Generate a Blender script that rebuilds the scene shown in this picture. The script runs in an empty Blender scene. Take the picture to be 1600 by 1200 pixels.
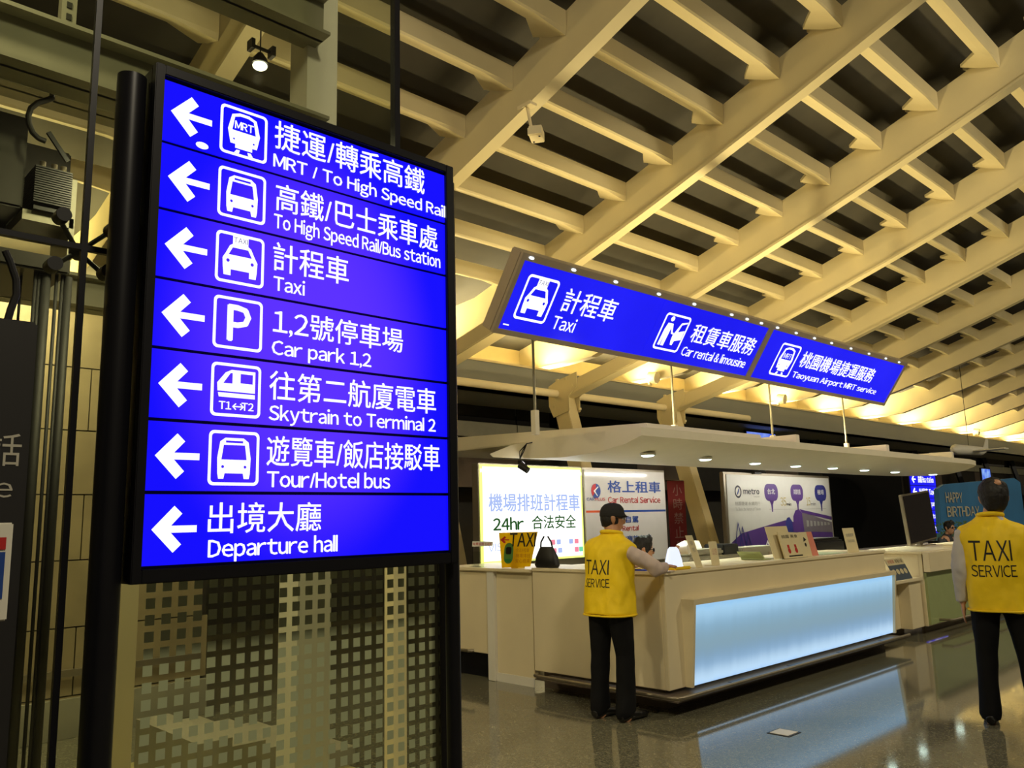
import bpy, bmesh, math, random
from mathutils import Vector, Matrix
from mathutils.bvhtree import BVHTree
random.seed(7)
S = bpy.context.scene
COL = S.collection
PI = math.pi

# ------------------------------------------------------------------ camera
yaw, pit, rol, F, EYE = map(float, (math.radians(46.15), math.radians(9.5), math.radians(-1.43), 1290, 1.5))
def cam_axes():
    U = Vector((math.sin(yaw), 0, math.cos(yaw))); W = Vector((-math.cos(yaw), 0, math.sin(yaw))); Z = Vector((0, -1, 0))
    cp, sp, cr, sr = math.cos(pit), math.sin(pit), math.cos(rol), math.sin(rol)
    M = Matrix(((cr, -sr, 0), (sr, cr, 0), (0, 0, 1))) @ Matrix(((1, 0, 0), (0, cp, sp), (0, -sp, cp)))
    B = Matrix((M @ U, M @ W, M @ Z))            # rows: world axes seen by the lens (x right, y down, z ahead)
    return Matrix((B.col[0], -B.col[1], -B.col[2])).transposed()
cd = bpy.data.cameras.new('camera'); cam = bpy.data.objects.new('camera', cd); COL.objects.link(cam)
cam.matrix_world = Matrix.Translation((0, 0, EYE)) @ cam_axes().to_4x4()
cd.sensor_width = 36; cd.lens = 36 * F / 1600; cd.clip_end = 300
S.camera = cam
S.view_settings.view_transform = 'Standard'; S.view_settings.look = 'None'
S.view_settings.exposure = 0.0; S.view_settings.gamma = 1; S.view_settings.use_curve_mapping = False
# ------------------------------------------------------------------ world and lights, real and added
w = bpy.data.worlds.new('world'); S.world = w; w.use_nodes = True
w.node_tree.nodes['Background'].inputs[0].default_value = (1, .80, .50, 1)
w.node_tree.nodes['Background'].inputs[1].default_value = 0.045
def area(name, loc, aim, sx, sy, power, col):
    d = bpy.data.lights.new(name, 'AREA'); d.shape = 'RECTANGLE'; d.size = sx; d.size_y = sy; d.energy = power; d.color = col
    o = bpy.data.objects.new(name, d); COL.objects.link(o); o.location = loc
    dr = (Vector(aim) - Vector(loc)).normalized(); o.rotation_euler = dr.to_track_quat('-Z', 'Y').to_euler()
    return o
def strip(name, loc, aim, length, width, power, col):      # long side along world X
    o = area(name, loc, aim, length, width, power, col)
    dr = (Vector(aim) - Vector(loc)).normalized(); x = Vector((1, 0, 0)); z = -dr; y = z.cross(x).normalized()
    o.rotation_euler = Matrix((x, y, z)).transposed().to_euler()
    return o
WARM = (1, .81, .40)
for i in range(6):                                          # cove tubes hidden behind the ledge
    strip('cove_light', (-2 + 12 * i, 11.35, 4.36), (-2 + 12 * i, 9.4, 6.9), 11.6, .3, 900, WARM)
for i in range(5):                                          # unseen fill lamps added behind the camera to brighten the hall
    area('hall_fill', (1 + 9 * i, -2.2, 6.9), (5 + 9 * i, 4, 0), .9, .9, 225, (1, .88, .62))
for i in range(5):                                          # unseen uplights added above the canopy to brighten the roof soffits
    strip('canopy_fill', (7.6 + 1.9 * i, 6.1, 2.56), (7.3 + 1.9 * i, 5.2, 8), 1.2, .15, 85, WARM)
for x, ln in ((7.0, 2.2), (9.2, 1.8), (12.9, 3.2)):                 # unseen strip lamps added under the canopy to brighten the boards
    strip('board_fill', (x, 6.35, 2.14), (x, 7.0, 1.5), ln, .05, 4.5 * ln, (1, .96, .85))
for x, y, z, p in ((1.5, 3.6, 3.4, 34), (1.4, 6.4, 3.6, 70), (.2, 3.3, 4.6, 26)):      # unseen fill lamps added to brighten the lift shaft and stone wall
    area('shaft_fill', (x, y, z), (x - .2, y + .5, 0), .5, .15, p, (1, .88, .55))

# ------------------------------------------------------------------ helpers
def lin(c):
    if isinstance(c, str): c = [int(c[i:i + 2], 16) / 255 for i in (0, 2, 4)]
    else: c = [v / 255 for v in c]
    return tuple((v / 12.92 if v <= .04045 else ((v + .055) / 1.055) ** 2.4) for v in c)
def mat(name, c, rough=.5, metal=0, vary=.06, scale=6, bump=0, spec=.5, coat=0):
    m = bpy.data.materials.new(name); m.use_nodes = True; nt = m.node_tree; b = nt.nodes['Principled BSDF']
    c = lin(c); n = nt.nodes.new('ShaderNodeTexNoise'); n.inputs['Scale'].default_value = scale; n.inputs['Detail'].default_value = 5
    tc = nt.nodes.new('ShaderNodeTexCoord'); nt.links.new(tc.outputs['Object'], n.inputs['Vector'])
    r = nt.nodes.new('ShaderNodeValToRGB'); nt.links.new(n.outputs[0], r.inputs[0])
    r.color_ramp.elements[0].position = .3; r.color_ramp.elements[1].position = .7
    r.color_ramp.elements[0].color = tuple(v * (1 - vary) for v in c) + (1,); r.color_ramp.elements[1].color = tuple(min(1, v * (1 + vary)) for v in c) + (1,)
    nt.links.new(r.outputs[0], b.inputs['Base Color'])
    b.inputs['Roughness'].default_value = rough; b.inputs['Metallic'].default_value = metal
    b.inputs['Specular IOR Level'].default_value = spec
    if coat: b.inputs['Coat Weight'].default_value = coat; b.inputs['Coat Roughness'].default_value = .03
    if bump:
        bp = nt.nodes.new('ShaderNodeBump'); bp.inputs['Strength'].default_value = bump; bp.inputs['Distance'].default_value = .01
        nt.links.new(n.outputs[0], bp.inputs['Height']); nt.links.new(bp.outputs[0], b.inputs['Normal'])
    return m
def emat(name, c, strength=1, c2=None, sample=False, rough=.08, scale=1.0, spec=.5):
    m = bpy.data.materials.new(name); m.use_nodes = True; nt = m.node_tree; b = nt.nodes['Principled BSDF']
    b.inputs['Base Color'].default_value = (0.01, 0.01, 0.02, 1); b.inputs['Roughness'].default_value = rough
    b.inputs['Emission Strength'].default_value = strength; b.inputs['Specular IOR Level'].default_value = spec
    if c2 is None: b.inputs['Emission Color'].default_value = lin(c) + (1,)
    else:
        tc = nt.nodes.new('ShaderNodeTexCoord'); n = nt.nodes.new('ShaderNodeTexNoise'); n.inputs['Scale'].default_value = scale
        nt.links.new(tc.outputs['Object'], n.inputs['Vector'])
        r = nt.nodes.new('ShaderNodeValToRGB'); r.color_ramp.elements[0].position = .35; r.color_ramp.elements[1].position = .65
        r.color_ramp.elements[0].color = lin(c) + (1,); r.color_ramp.elements[1].color = lin(c2) + (1,)
        nt.links.new(n.outputs[0], r.inputs[0]); nt.links.new(r.outputs[0], b.inputs['Emission Color'])
    if not sample: m.cycles.emission_sampling = 'NONE'
    return m
def glass_mat(name, tint=(.8, .84, .74), refl=.10, rough=.02):
    m = bpy.data.materials.new(name); m.use_nodes = True; nt = m.node_tree; nt.nodes.clear()
    o = nt.nodes.new('ShaderNodeOutputMaterial'); t = nt.nodes.new('ShaderNodeBsdfTransparent'); t.inputs[0].default_value = tint + (1,)
    g = nt.nodes.new('ShaderNodeBsdfGlossy'); g.inputs['Roughness'].default_value = rough
    lw = nt.nodes.new('ShaderNodeMath'); lf = nt.nodes.new('ShaderNodeLayerWeight'); lf.inputs[0].default_value = .5; pw = nt.nodes.new('ShaderNodeMath'); pw.operation = 'POWER'; pw.inputs[1].default_value = 4
    nt.links.new(lf.outputs['Facing'], pw.inputs[0]); lw.operation = 'MULTIPLY_ADD'; lw.inputs[1].default_value = .8; lw.inputs[2].default_value = .045; nt.links.new(pw.outputs[0], lw.inputs[0])
    mx = nt.nodes.new('ShaderNodeMixShader'); ad = nt.nodes.new('ShaderNodeMath'); ad.operation = 'MULTIPLY'; ad.inputs[1].default_value = refl / .1
    nt.links.new(lw.outputs[0], ad.inputs[0]); nt.links.new(ad.outputs[0], mx.inputs[0])
    nt.links.new(t.outputs[0], mx.inputs[1]); nt.links.new(g.outputs[0], mx.inputs[2]); nt.links.new(mx.outputs[0], o.inputs[0])
    return m

BASE = {}
def wl(p): return BASE[p.name] if p is not None else Vector((0, 0, 0))
def tag(o, label=None, cat=None, group=None, kind=None):
    if label: o['label'] = label
    if cat: o['category'] = cat
    if group: o['group'] = group
    if kind: o['kind'] = kind
    return o
def thing(name, loc, label, cat, group=None):
    o = bpy.data.objects.new(name, None); o.empty_display_size = .1; COL.objects.link(o); o.location = loc
    BASE[o.name] = Vector(loc); return tag(o, label, cat, group)
class MB:
    def __init__(s): s.v = []; s.f = []; s.sm = False
    def add(s, vs, fs):
        n = len(s.v); s.v += [Vector(v) for v in vs]; s.f += [tuple(i + n for i in f) for f in fs]; return s
    def box(s, a, b, M=None):
        x0, y0, z0 = a; x1, y1, z1 = b
        vs = [Vector(p) for p in ((x0, y0, z0), (x1, y0, z0), (x1, y1, z0), (x0, y1, z0), (x0, y0, z1), (x1, y0, z1), (x1, y1, z1), (x0, y1, z1))]
        if M is not None: vs = [M @ v for v in vs]
        return s.add(vs, ((0, 3, 2, 1), (4, 5, 6, 7), (0, 1, 5, 4), (1, 2, 6, 5), (2, 3, 7, 6), (3, 0, 4, 7)))
    def prism(s, pts, d, M=None):
        """pts: closed outline of 3-D points, d: extrusion vector"""
        n = len(pts); d = Vector(d); vs = [Vector(p) for p in pts] + [Vector(p) + d for p in pts]
        if M is not None: vs = [M @ v for v in vs]
        return s.add(vs, [tuple(range(n))[::-1], tuple(range(n, 2 * n))] + [(i, (i + 1) % n, n + (i + 1) % n, n + i) for i in range(n)])
    def bar(s, a, b, w, h, up=(0, 0, 1)):
        a = Vector(a); b = Vector(b); d = b - a; L = d.length; d.normalize(); u = Vector(up)
        sx = d.cross(u).normalized(); u = sx.cross(d)
        M = Matrix.Translation(a) @ Matrix((d, sx, u)).transposed().to_4x4()
        return s.box((0, -w / 2, -h / 2), (L, w / 2, h / 2), M)
    def tube(s, pts, r, n=12, cap=True):
        pts = [Vector(p) for p in pts]; rs = r if isinstance(r, (list, tuple)) else [r] * len(pts); rings = []
        prev = None
        for i, p in enumerate(pts):
            d = (pts[min(i + 1, len(pts) - 1)] - pts[max(i - 1, 0)]).normalized()
            ref = prev if prev else (Vector((0, 0, 1)) if abs(d.z) < .9 else Vector((1, 0, 0)))
            x = (ref - d * ref.dot(d)).normalized(); prev = x; y = d.cross(x)
            rings.append([p + (x * math.cos(2 * PI * k / n) + y * math.sin(2 * PI * k / n)) * rs[i] for k in range(n)])
        vs = [v for r_ in rings for v in r_]; fs = []
        for i in range(len(pts) - 1):
            for k in range(n): fs.append((i * n + k, i * n + (k + 1) % n, (i + 1) * n + (k + 1) % n, (i + 1) * n + k))
        if cap: fs += [tuple(range(n))[::-1], tuple(range((len(pts) - 1) * n, len(pts) * n))]
        s.sm = True; return s.add(vs, fs)
    def ball(s, c, r, n=14, sc=(1, 1, 1)):
        c = Vector(c); m = n // 2; vs = [c + Vector((0, 0, -r * sc[2]))]
        for i in range(1, m):
            t = -PI / 2 + PI * i / m
            vs += [c + Vector((r * sc[0] * math.cos(t) * math.cos(2 * PI * k / n), r * sc[1] * math.cos(t) * math.sin(2 * PI * k / n), r * sc[2] * math.sin(t))) for k in range(n)]
        vs.append(c + Vector((0, 0, r * sc[2]))); fs = [(0, 1 + (k + 1) % n, 1 + k) for k in range(n)]
        for i in range(m - 2):
            for k in range(n): a = 1 + i * n; fs.append((a + k, a + (k + 1) % n, a + n + (k + 1) % n, a + n + k))
        a = 1 + (m - 2) * n; fs += [(a + k, a + (k + 1) % n, len(vs) - 1) for k in range(n)]
        s.sm = True; return s.add(vs, fs)
    def mesh(s, name, off=Vector((0, 0, 0))):
        me = bpy.data.meshes.new(name); me.from_pydata([v - off for v in s.v], [], s.f)
        bm = bmesh.new(); bm.from_mesh(me); bmesh.ops.recalc_face_normals(bm, faces=bm.faces)
        if s.sm:
            for f in bm.faces: f.smooth = len(f.verts) <= 4
            for e in bm.edges:
                if len(e.link_faces) == 2 and e.calc_face_angle(0) > .6: e.smooth = False
        bm.to_mesh(me); bm.free(); return me
def put(name, mb, m, parent=None, bevel=0, origin=None):
    off = wl(parent) if parent is not None else Vector(origin or (0, 0, 0))
    me = mb.mesh(name, off)
    if bevel:
        bm = bmesh.new(); bm.from_mesh(me)
        bmesh.ops.bevel(bm, geom=[e for e in bm.edges if len(e.link_faces) == 2 and e.calc_face_angle(0) > .5], offset=bevel, segments=2, affect='EDGES', clamp_overlap=True)
        bm.to_mesh(me); bm.free()
    me.materials.append(m); o = bpy.data.objects.new(name, me); COL.objects.link(o)
    if parent is not None: o.parent = parent; BASE[o.name] = off
    else: o.location = off; BASE[o.name] = off
    return o
def struct(name, mb, m, parent=None, **k):
    o = put(name, mb, m, parent, **k)
    if parent is None: o['kind'] = 'structure'
    return o
def link_copy(src, loc, parent):
    o = src.copy(); o.parent = parent; o.location = loc; COL.objects.link(o); return o

class Frame:
    """a plane in the scene: origin, right vector, up vector; normal faces the viewer side"""
    def __init__(s, o, u, v, flip=False):
        s.o = Vector(o); s.u = Vector(u).normalized(); s.v = Vector(v).normalized(); s.n = s.u.cross(s.v)
    def p(s, a, b, d=0): return s.o + s.u * a + s.v * b + s.n * d
    def M(s): return Matrix.Translation(s.o) @ Matrix((s.u, s.v, s.n)).transposed().to_4x4()
DG = bpy.context.evaluated_depsgraph_get
def curve_mesh(cu):
    t = bpy.data.objects.new('tmp', cu); COL.objects.link(t); dg = DG(); dg.update()
    me = bpy.data.meshes.new_from_object(t.evaluated_get(dg)); bpy.data.objects.remove(t); return me
TC = {}
def glyphs(s, weight, bold):
    # latin words are set glyph by glyph from the full-width forms, which suit the signs better
    vs, fs, x = [], [], 0
    for ch in s:
        if ch == ' ': x += .29; continue
        g = chr(ord(ch) + 0xFEE0) if 33 <= ord(ch) <= 126 and ch not in '/,' else ch
        if ch in 'Il': hh = .735 if ch == 'I' else .775; gv, gf = [Vector((0, 0, 0)), Vector((.088, 0, 0)), Vector((.088, hh, 0)), Vector((0, hh, 0))], [(0, 1, 2, 3)]
        else: gv, gf = text_raw(g, weight, raw=True)
        x0 = min(v.x for v in gv); x1 = max(v.x for v in gv)
        if ord(ch) < 127: sb = .032; adv = x1 - x0 + 2 * sb
        else: sb = x0; adv = 1.0
        n = len(vs); vs += [Vector((v.x - x0 + sb + x, v.y, 0)) for v in gv]; fs += [tuple(i + n for i in f) for f in gf]; x += adv
    if bold:
        bv, bf = [], []
        for k in range(5):
            dx, dy = ((0, 0), (bold, 0), (-bold, 0), (0, bold * .7), (0, -bold * .7))[k]
            n = len(bv); bv += [Vector((v.x + dx, v.y + dy, k * .0005)) for v in vs]; bf += [tuple(i + n for i in f) for f in fs]
        vs, fs = bv, bf
    return vs, fs
def text_raw(s, weight, raw=False):
    k = (s, weight)
    if not raw:
        b = max(0, weight); return glyphs(s, 0, b)
    if k not in TC:
        cu = bpy.data.curves.new('t', 'FONT'); cu.body = s; cu.offset = weight; cu.resolution_u = 2
        me = curve_mesh(cu); vs = [v.co.copy() for v in me.vertices]; fs = [tuple(p.vertices) for p in me.polygons]
        bpy.data.meshes.remove(me); TC[k] = (vs, fs)
    return TC[k]
def place(vs, fs, name, fr, box, m, parent, d=.001, skew=0):
    xs = [v.x for v in vs]; ys = [v.y for v in vs]; x0, x1, y0, y1 = min(xs), max(xs), min(ys), max(ys); a0, a1, b0, b1 = box
    pts = [fr.p(a0 + (v.x - x0) / (x1 - x0 or 1) * (a1 - a0), b0 + (v.y - y0) / (y1 - y0 or 1) * (b1 - b0), d + v.z) for v in vs]
    off = wl(parent); me = bpy.data.meshes.new(name); me.from_pydata([p - off for p in pts], [], fs)
    me.materials.append(m); o = bpy.data.objects.new(name, me); COL.objects.link(o); o.parent = parent; BASE[o.name] = off
    return o
def text(s, fr, box, m, parent, name='lettering', d=.0015, weight=0.0):
    if fr.o.y > 5: d = max(d, .005)
    vs, fs = text_raw(s, weight); return place(vs, fs, name, fr, box, m, parent, d)
def rr(x0, y0, x1, y1, r, n=5):
    out = []
    for cx, cy, a in ((x1 - r, y0 + r, -90), (x1 - r, y1 - r, 0), (x0 + r, y1 - r, 90), (x0 + r, y0 + r, 180)):
        for k in range(n + 1): t = math.radians(a + 90 * k / n); out.append((cx + r * math.cos(t), cy + r * math.sin(t)))
    return out
def circ(x, y, r, n=16, ry=None): return [(x + r * math.cos(2 * PI * k / n), y + (ry or r) * math.sin(2 * PI * k / n)) for k in range(n)]
def shape(loops):
    cu = bpy.data.curves.new('s', 'CURVE'); cu.dimensions = '2D'; cu.fill_mode = 'BOTH'
    for lp in loops:
        sp = cu.splines.new('POLY'); sp.points.add(len(lp) - 1); sp.use_cyclic_u = True
        for i, (x, y) in enumerate(lp): sp.points[i].co = (x, y, 0, 1)
    me = curve_mesh(cu); vs = [v.co.copy() for v in me.vertices]; fs = [tuple(p.vertices) for p in me.polygons]
    bpy.data.meshes.remove(me); return vs, fs
def flat(name, loops, fr, m, parent, d=.001, at=None):
    if fr.o.y > 6: d = d * 2.5 if d < .006 else d
    """loops in frame coordinates, or in a unit square scaled into the box at"""
    if at: a0, a1, b0, b1 = at; loops = [[(a0 + x * (a1 - a0), b0 + y * (b1 - b0)) for x, y in lp] for lp in loops]
    vs, fs = shape(loops); off = wl(parent); me = bpy.data.meshes.new(name)
    me.from_pydata([fr.p(v.x, v.y, d) - off for v in vs], [], fs); me.materials.append(m)
    o = bpy.data.objects.new(name, me); COL.objects.link(o); o.parent = parent; BASE[o.name] = off; return o

# pictograms in a unit square -------------------------------------------------
BORDER = [rr(0, 0, 1, 1, .1), rr(.055, .055, .945, .945, .06)]
TAXI = [[(.17, .15), (.31, .15), (.31, .27), (.69, .27), (.69, .15), (.83, .15), (.85, .30), (.86, .48), (.80, .58), (.72, .74), (.66, .78), (.66, .95), (.34, .95), (.34, .78), (.28, .74), (.20, .58), (.14, .48), (.15, .30)],
        [(.26, .56), (.74, .56), (.66, .71), (.34, .71)], circ(.25, .44, .035), circ(.75, .44, .035)]
MRTI = [[(.22, .24), (.32, .24), (.32, .16), (.68, .16), (.68, .24), (.78, .24), (.84, .52), (.76, .84), (.60, .90), (.40, .90), (.24, .84), (.16, .52)],
        [(.25, .52), (.75, .52), (.70, .80), (.58, .84), (.42, .84), (.30, .80)], circ(.29, .34, .02), circ(.71, .34, .02),
        [(.30, .06), (.40, .06), (.42, .13), (.35, .13)], [(.60, .06), (.70, .06), (.65, .13), (.58, .13)]]
BUS = [[(.18, .22), (.20, .12), (.30, .12), (.32, .22), (.68, .22), (.70, .12), (.80, .12), (.82, .22), (.83, .50), (.78, .80), (.68, .87), (.32, .87), (.22, .80), (.17, .50)],
       [(.25, .47), (.75, .47), (.71, .74), (.29, .74)], [(.33, .78), (.67, .78), (.67, .82), (.33, .82)], circ(.28, .34, .028), circ(.72, .34, .028)]
TRAIN = [[(.16, .36), (.88, .36), (.88, .44), (.14, .44)], [(.13, .47), (.88, .47), (.88, .88), (.40, .88), (.28, .82), (.12, .62)],
         [(.24, .62), (.42, .62), (.42, .82), (.38, .82)], [(.58, .64), (.83, .64), (.83, .82), (.58, .82)]]
RENT = [circ(.30, .86, .07), [(.20, .74), (.40, .74), (.50, .52), (.56, .50), (.56, .46), (.46, .47), (.38, .62), (.36, .12), (.25, .12), (.24, .42), (.22, .12), (.13, .12), (.15, .55)],
        [(.56, .30), (.60, .18), (.68, .18), (.70, .30), (.93, .36), (.93, .62), (.70, .55), (.74, .75), (.93, .82), (.93, .86), (.70, .80), (.60, .56), (.55, .44)]]
ARROW = [[(0, .5), (.48, 1), (.66, .83), (.42, .575), (1, .575), (1, .425), (.42, .425), (.66, .17), (.48, 0)]]

# materials ------------------------------------------------------------------
M_beam = mat('cream_painted_steel', (214, 200, 158), .55, vary=.03, scale=2)
M_deck = mat('dark_roof_deck', (62, 59, 51), .8, vary=.12, scale=3)
M_cream = mat('cream_laminate', (232, 218, 182), .35, vary=.03, scale=3)
M_bulk = mat('grey_bulkhead_paint', (132, 134, 128), .6, vary=.03, scale=2)
M_cove = mat('cream_cove_paint', (235, 215, 160), .7, vary=.03)
M_black = mat('black_powder_coat', (24, 24, 30), .35, metal=.3, vary=.1)
M_dark = mat('dark_metal', (40, 38, 36), .4, metal=.5, vary=.15)
M_steel = mat('brushed_steel', (160, 150, 132), .38, metal=.85, vary=.06)
M_kick = mat('dark_kick_plate', (104, 92, 82), .4, metal=.3)
M_grey = mat('grey_painted_steel', (150, 146, 128), .5, vary=.05)
M_white = mat('white_plastic', (232, 228, 215), .4, vary=.02)
M_signgrey = mat('taupe_sign_frame', (166, 152, 132), .4, vary=.03)
M_letter = emat('lit_white_lettering', (255, 255, 255), 1.25)
M_winblue = mat('blue_ink', (34, 70, 150), .5, vary=.02)
M_red = mat('red_ink', (190, 40, 40), .5, vary=.02)
M_ink = mat('black_ink', (18, 18, 20), .6, vary=.02)
M_wht_ink = mat('white_ink', (240, 240, 235), .6, vary=.02)
M_glass = glass_mat('clear_glass', (.84, .86, .76), .09)
M_smoke = glass_mat('dark_window_glass', (.10, .10, .11), .22)
M_acr = glass_mat('acrylic', (.93, .95, .93), .1)

# ============================================================ FLOOR
def floor_mat():
    m = mat('polished_terrazzo', (112, 106, 88), .12, vary=.0); nt = m.node_tree; b = nt.nodes['Principled BSDF']
    tc = nt.nodes.new('ShaderNodeTexCoord'); v = nt.nodes.new('ShaderNodeTexVoronoi'); v.inputs['Scale'].default_value = 90
    nt.links.new(tc.outputs['Object'], v.inputs['Vector']); r = nt.nodes.new('ShaderNodeValToRGB')
    sep = nt.nodes.new('ShaderNodeSeparateColor'); nt.links.new(v.outputs['Color'], sep.inputs[0]); nt.links.new(sep.outputs[0], r.inputs[0])
    e = r.color_ramp.elements; e[0].color = lin((94, 92, 76)) + (1,); e[1].color = lin((140, 136, 114)) + (1,)
    x = e.new(.35); x.color = lin((109, 106, 87)) + (1,); x = e.new(.75); x.color = lin((116, 113, 94)) + (1,)
    nt.links.new(r.outputs[0], b.inputs['Base Color']); b.inputs['Roughness'].default_value = .07; b.inputs['IOR'].default_value = 1.75; b.inputs['Specular IOR Level'].default_value = .6
    return m
M_floor = floor_mat()
floor = struct('floor', MB().box((-10, -12, -.2), (90, 14, 0)), M_floor)
fh = thing('floor_hatch', (5.56, 3.13, 0), 'small square pale floor box lid set in the polished floor', 'floor hatch')
put('lid', MB().box((5.49, 3.06, .001), (5.63, 3.20, .006)), M_white, fh, bevel=.001)
put('rim', MB().box((5.475, 3.045, 0), (5.645, 3.215, .003)), M_dark, fh)

# ============================================================ ROOF
def rz(Y): return 8.144 - .422 * Y + .0075 * Y * Y          # underside of the beams
ceiling = struct('ceiling', (lambda b: [b.add([(-9, Y, rz(Y) + .95), (84, Y, rz(Y) + .95), (84, Y + 1.2, rz(Y + 1.2) + .95), (-9, Y + 1.2, rz(Y + 1.2) + .95),
        (-9, Y, rz(Y) + 1.2), (84, Y, rz(Y) + 1.2), (84, Y + 1.2, rz(Y + 1.2) + 1.2), (-9, Y + 1.2, rz(Y + 1.2) + 1.2)],
        ((0, 1, 2, 3), (7, 6, 5, 4), (0, 4, 5, 1), (2, 6, 7, 3), (1, 5, 6, 2), (0, 3, 7, 4))) for Y in [-9.6 + 1.2 * k for k in range(19)]] and b)(MB()), M_deck)
ceiling['label'] = 'dark recessed roof deck carried by a grid of cream beams and purlins'
ys = [-9.6 + .6 * k for k in range(35)]; ys = [y for y in ys if y < 10.8] + [10.8]
def zb(Y): return max(rz(Y), 4.58)
prof = [(y, zb(y)) for y in ys] + [(12.2, 4.58)]
def beam_mesh():
    b = MB()
    web = [(0, y, z + .03) for y, z in prof] + [(0, y, rz(y) + 1.06) for y, z in reversed(prof)]
    for i in range(len(prof) - 1):
        (y0, z0), (y1, z1) = prof[i], prof[i + 1]
        for x0, x1, a, c in ((-.045, .045, .03, None), (-.085, .085, -.01, .03)):
            t0 = z0 + .64 if c is None else z0 + c; t1 = z1 + .64 if c is None else z1 + c
            b.add([(x0, y0, z0 + a), (x1, y0, z0 + a), (x1, y1, z1 + a), (x0, y1, z1 + a), (x0, y0, t0), (x1, y0, t0), (x1, y1, t1), (x0, y1, t1)],
                  ((0, 3, 2, 1), (4, 5, 6, 7), (1, 2, 6, 5), (3, 0, 4, 7)) + (((0, 1, 5, 4),) if i == 0 else ()) + (((2, 3, 7, 6),) if i == len(prof) - 2 else ()))
    return b
beams = []
b0 = put('roof_beam', beam_mesh(), M_beam, ceiling); b0.location = (-6, 0, 0)
for k in range(1, 29): link_copy(b0, (-6 + 3 * k, 0, 0), ceiling)
def purlin_mb(ox=0, oy=0, oz=0):
    # 2.7 m long along X between two beams; ridge at y=0,z=0; near face towards -Y; haunches flare at both ends
    b = MB(); N = 14; rows = []
    for i in range(N + 1):
        x = -1.45 + 2.90 * i / N; e = max(0, (abs(x) - 1.03) / .42); e = e * e * (3 - 2 * e)
        w = .17 + .30 * e; dz = -.05 * e
        sl = .05 + .10 * e
        rows.append([(x, 0, dz), (x, -.015, .02), (x, -.015, .23), (x, .10, .23), (x, .12, .14), (x, w, sl + .045), (x, w, sl), (x, w * .5, sl * .4 + dz * .5)])
    n = len(rows[0]); vs = [(p[0] + ox, p[1] + oy, p[2] + oz) for r in rows for p in r]; fs = []
    for i in range(N):
        for k in range(n): fs.append((i * n + k, i * n + (k + 1) % n, (i + 1) * n + (k + 1) % n, (i + 1) * n + k))
    fs += [tuple(range(n)), tuple(range(N * n, N * n + n))[::-1]]
    b.add(vs, fs)
    return b
p0 = put('purlin', purlin_mb(), M_beam, ceiling); first = True; cnt = 0; farp = MB()
for bay in range(27):
    xc = -4.5 + 3 * bay
    for k in range(-8, 8):
        Y = 3.62 + .817 * k; z = rz(Y) + .42
        if bay < 18:
            if first: p0.location = (xc, Y, z); first = False
            else: link_copy(p0, (xc, Y, z), ceiling)
            cnt += 1
        else:
            q = purlin_mb(xc, Y, z); farp.add(q.v, q.f)
fp = put('far_purlins', farp, M_beam, ceiling); fp['kind'] = 'stuff'

# ============================================================ BACK WALL, LEDGE
wb = struct('wall_back', MB().box((-10, 13.2, 0), (84, 13.4, 7)), mat('dark_back_wall', (52, 50, 44), .6))
led = MB(); led.box((-10, 11.0, 3.84), (84, 11.08, 4.43)); led.box((-10, 11.08, 4.20), (84, 12.3, 4.26)); led.box((-10, 11.0, 3.84), (84, 13.2, 3.90))
put('bulkhead', led, M_bulk, wb)
put('cove_wall', MB().box((-10, 12.2, 4.26), (84, 12.3, 6.6)), M_cove, wb)
put('light_cove_lip', MB().box((-10, 10.98, 4.40), (84, 11.1, 4.44)), M_cove, wb)
M_panel = mat('pale_wall_panel', (150, 146, 122), .5)
g0 = None
for i in range(34):
    x = -8 + 2.0 * i
    o = put('wall_panel', MB().box((x, 12.35, 3.2), (x + 1.97, 12.42, 3.5)), M_panel, wb)
    o = put('glass_pane', MB().box((x, 12.38, 3.52), (x + 1.97, 12.40, 3.84)), M_smoke, wb)
    if i % 2 == 0: put('mullion', MB().bar((x + 1.2, 12.3, 3.84), (x + 1.45, 12.0, 2.2), .16, .16), M_black, wb)
    put('lower_panel', MB().box((x, 12.36, 2.2), (x + 1.99, 12.42, 3.17)), M_dark if i % 3 else M_kick, wb)
# raking steel frames: column, knee, arm, bracket
def frame_mb(X):
    parts = []
    foot, knee, arm = Vector((X, 8.42, 0)), Vector((X, 9.42, 3.62)), Vector((X, 7.0, 4.20))
    a = MB().bar(foot, knee + Vector((0, .03, .12)), .25, .30, up=(0, 1, 0)); c = MB().bar(knee + Vector((0, .12, -.04)), arm + Vector((0, -.03, 0)), .25, .22)
    d = MB().bar(arm + Vector((0, .0, -.1)), (X, 7.2, 5.75), .28, .30, up=(0, 1, 0))
    e = MB(); 
    for s in (-1, 1):
        x = X + s * .128
        e.prism([(x, 9.60, 3.42), (x, 9.60, 3.76), (x, 9.40, 3.84), (x, 8.95, 3.93), (x, 8.95, 3.68), (x, 9.14, 3.55), (x, 9.14, 3.30), (x, 9.50, 3.22)], (s * .012, 0, 0))
        for yy, zz in ((9.5, 3.4), (9.55, 3.6), (9.4, 3.85), (9.2, 3.85), (9.05, 3.7), (9.15, 3.35)):
            e.box((x - .02, yy - .02, zz - .02), (x + .03 * (1 if s > 0 else 1), yy + .02, zz + .02))
    return a, c, d, e
ords = ['frame nearest the tall directory sign, leftmost of the raking frames', 'second raking frame, its knee above the lit white taxi board', 'third raking frame from the left, its leg passing behind the seated man',
        'fourth raking frame from the left, largely behind the white metro poster', 'fifth raking frame from the left, behind the black screen', 'sixth raking frame from the left, partly behind the canopy', 'seventh raking frame from the left, small and far', 'last and farthest raking frame on the right']
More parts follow.
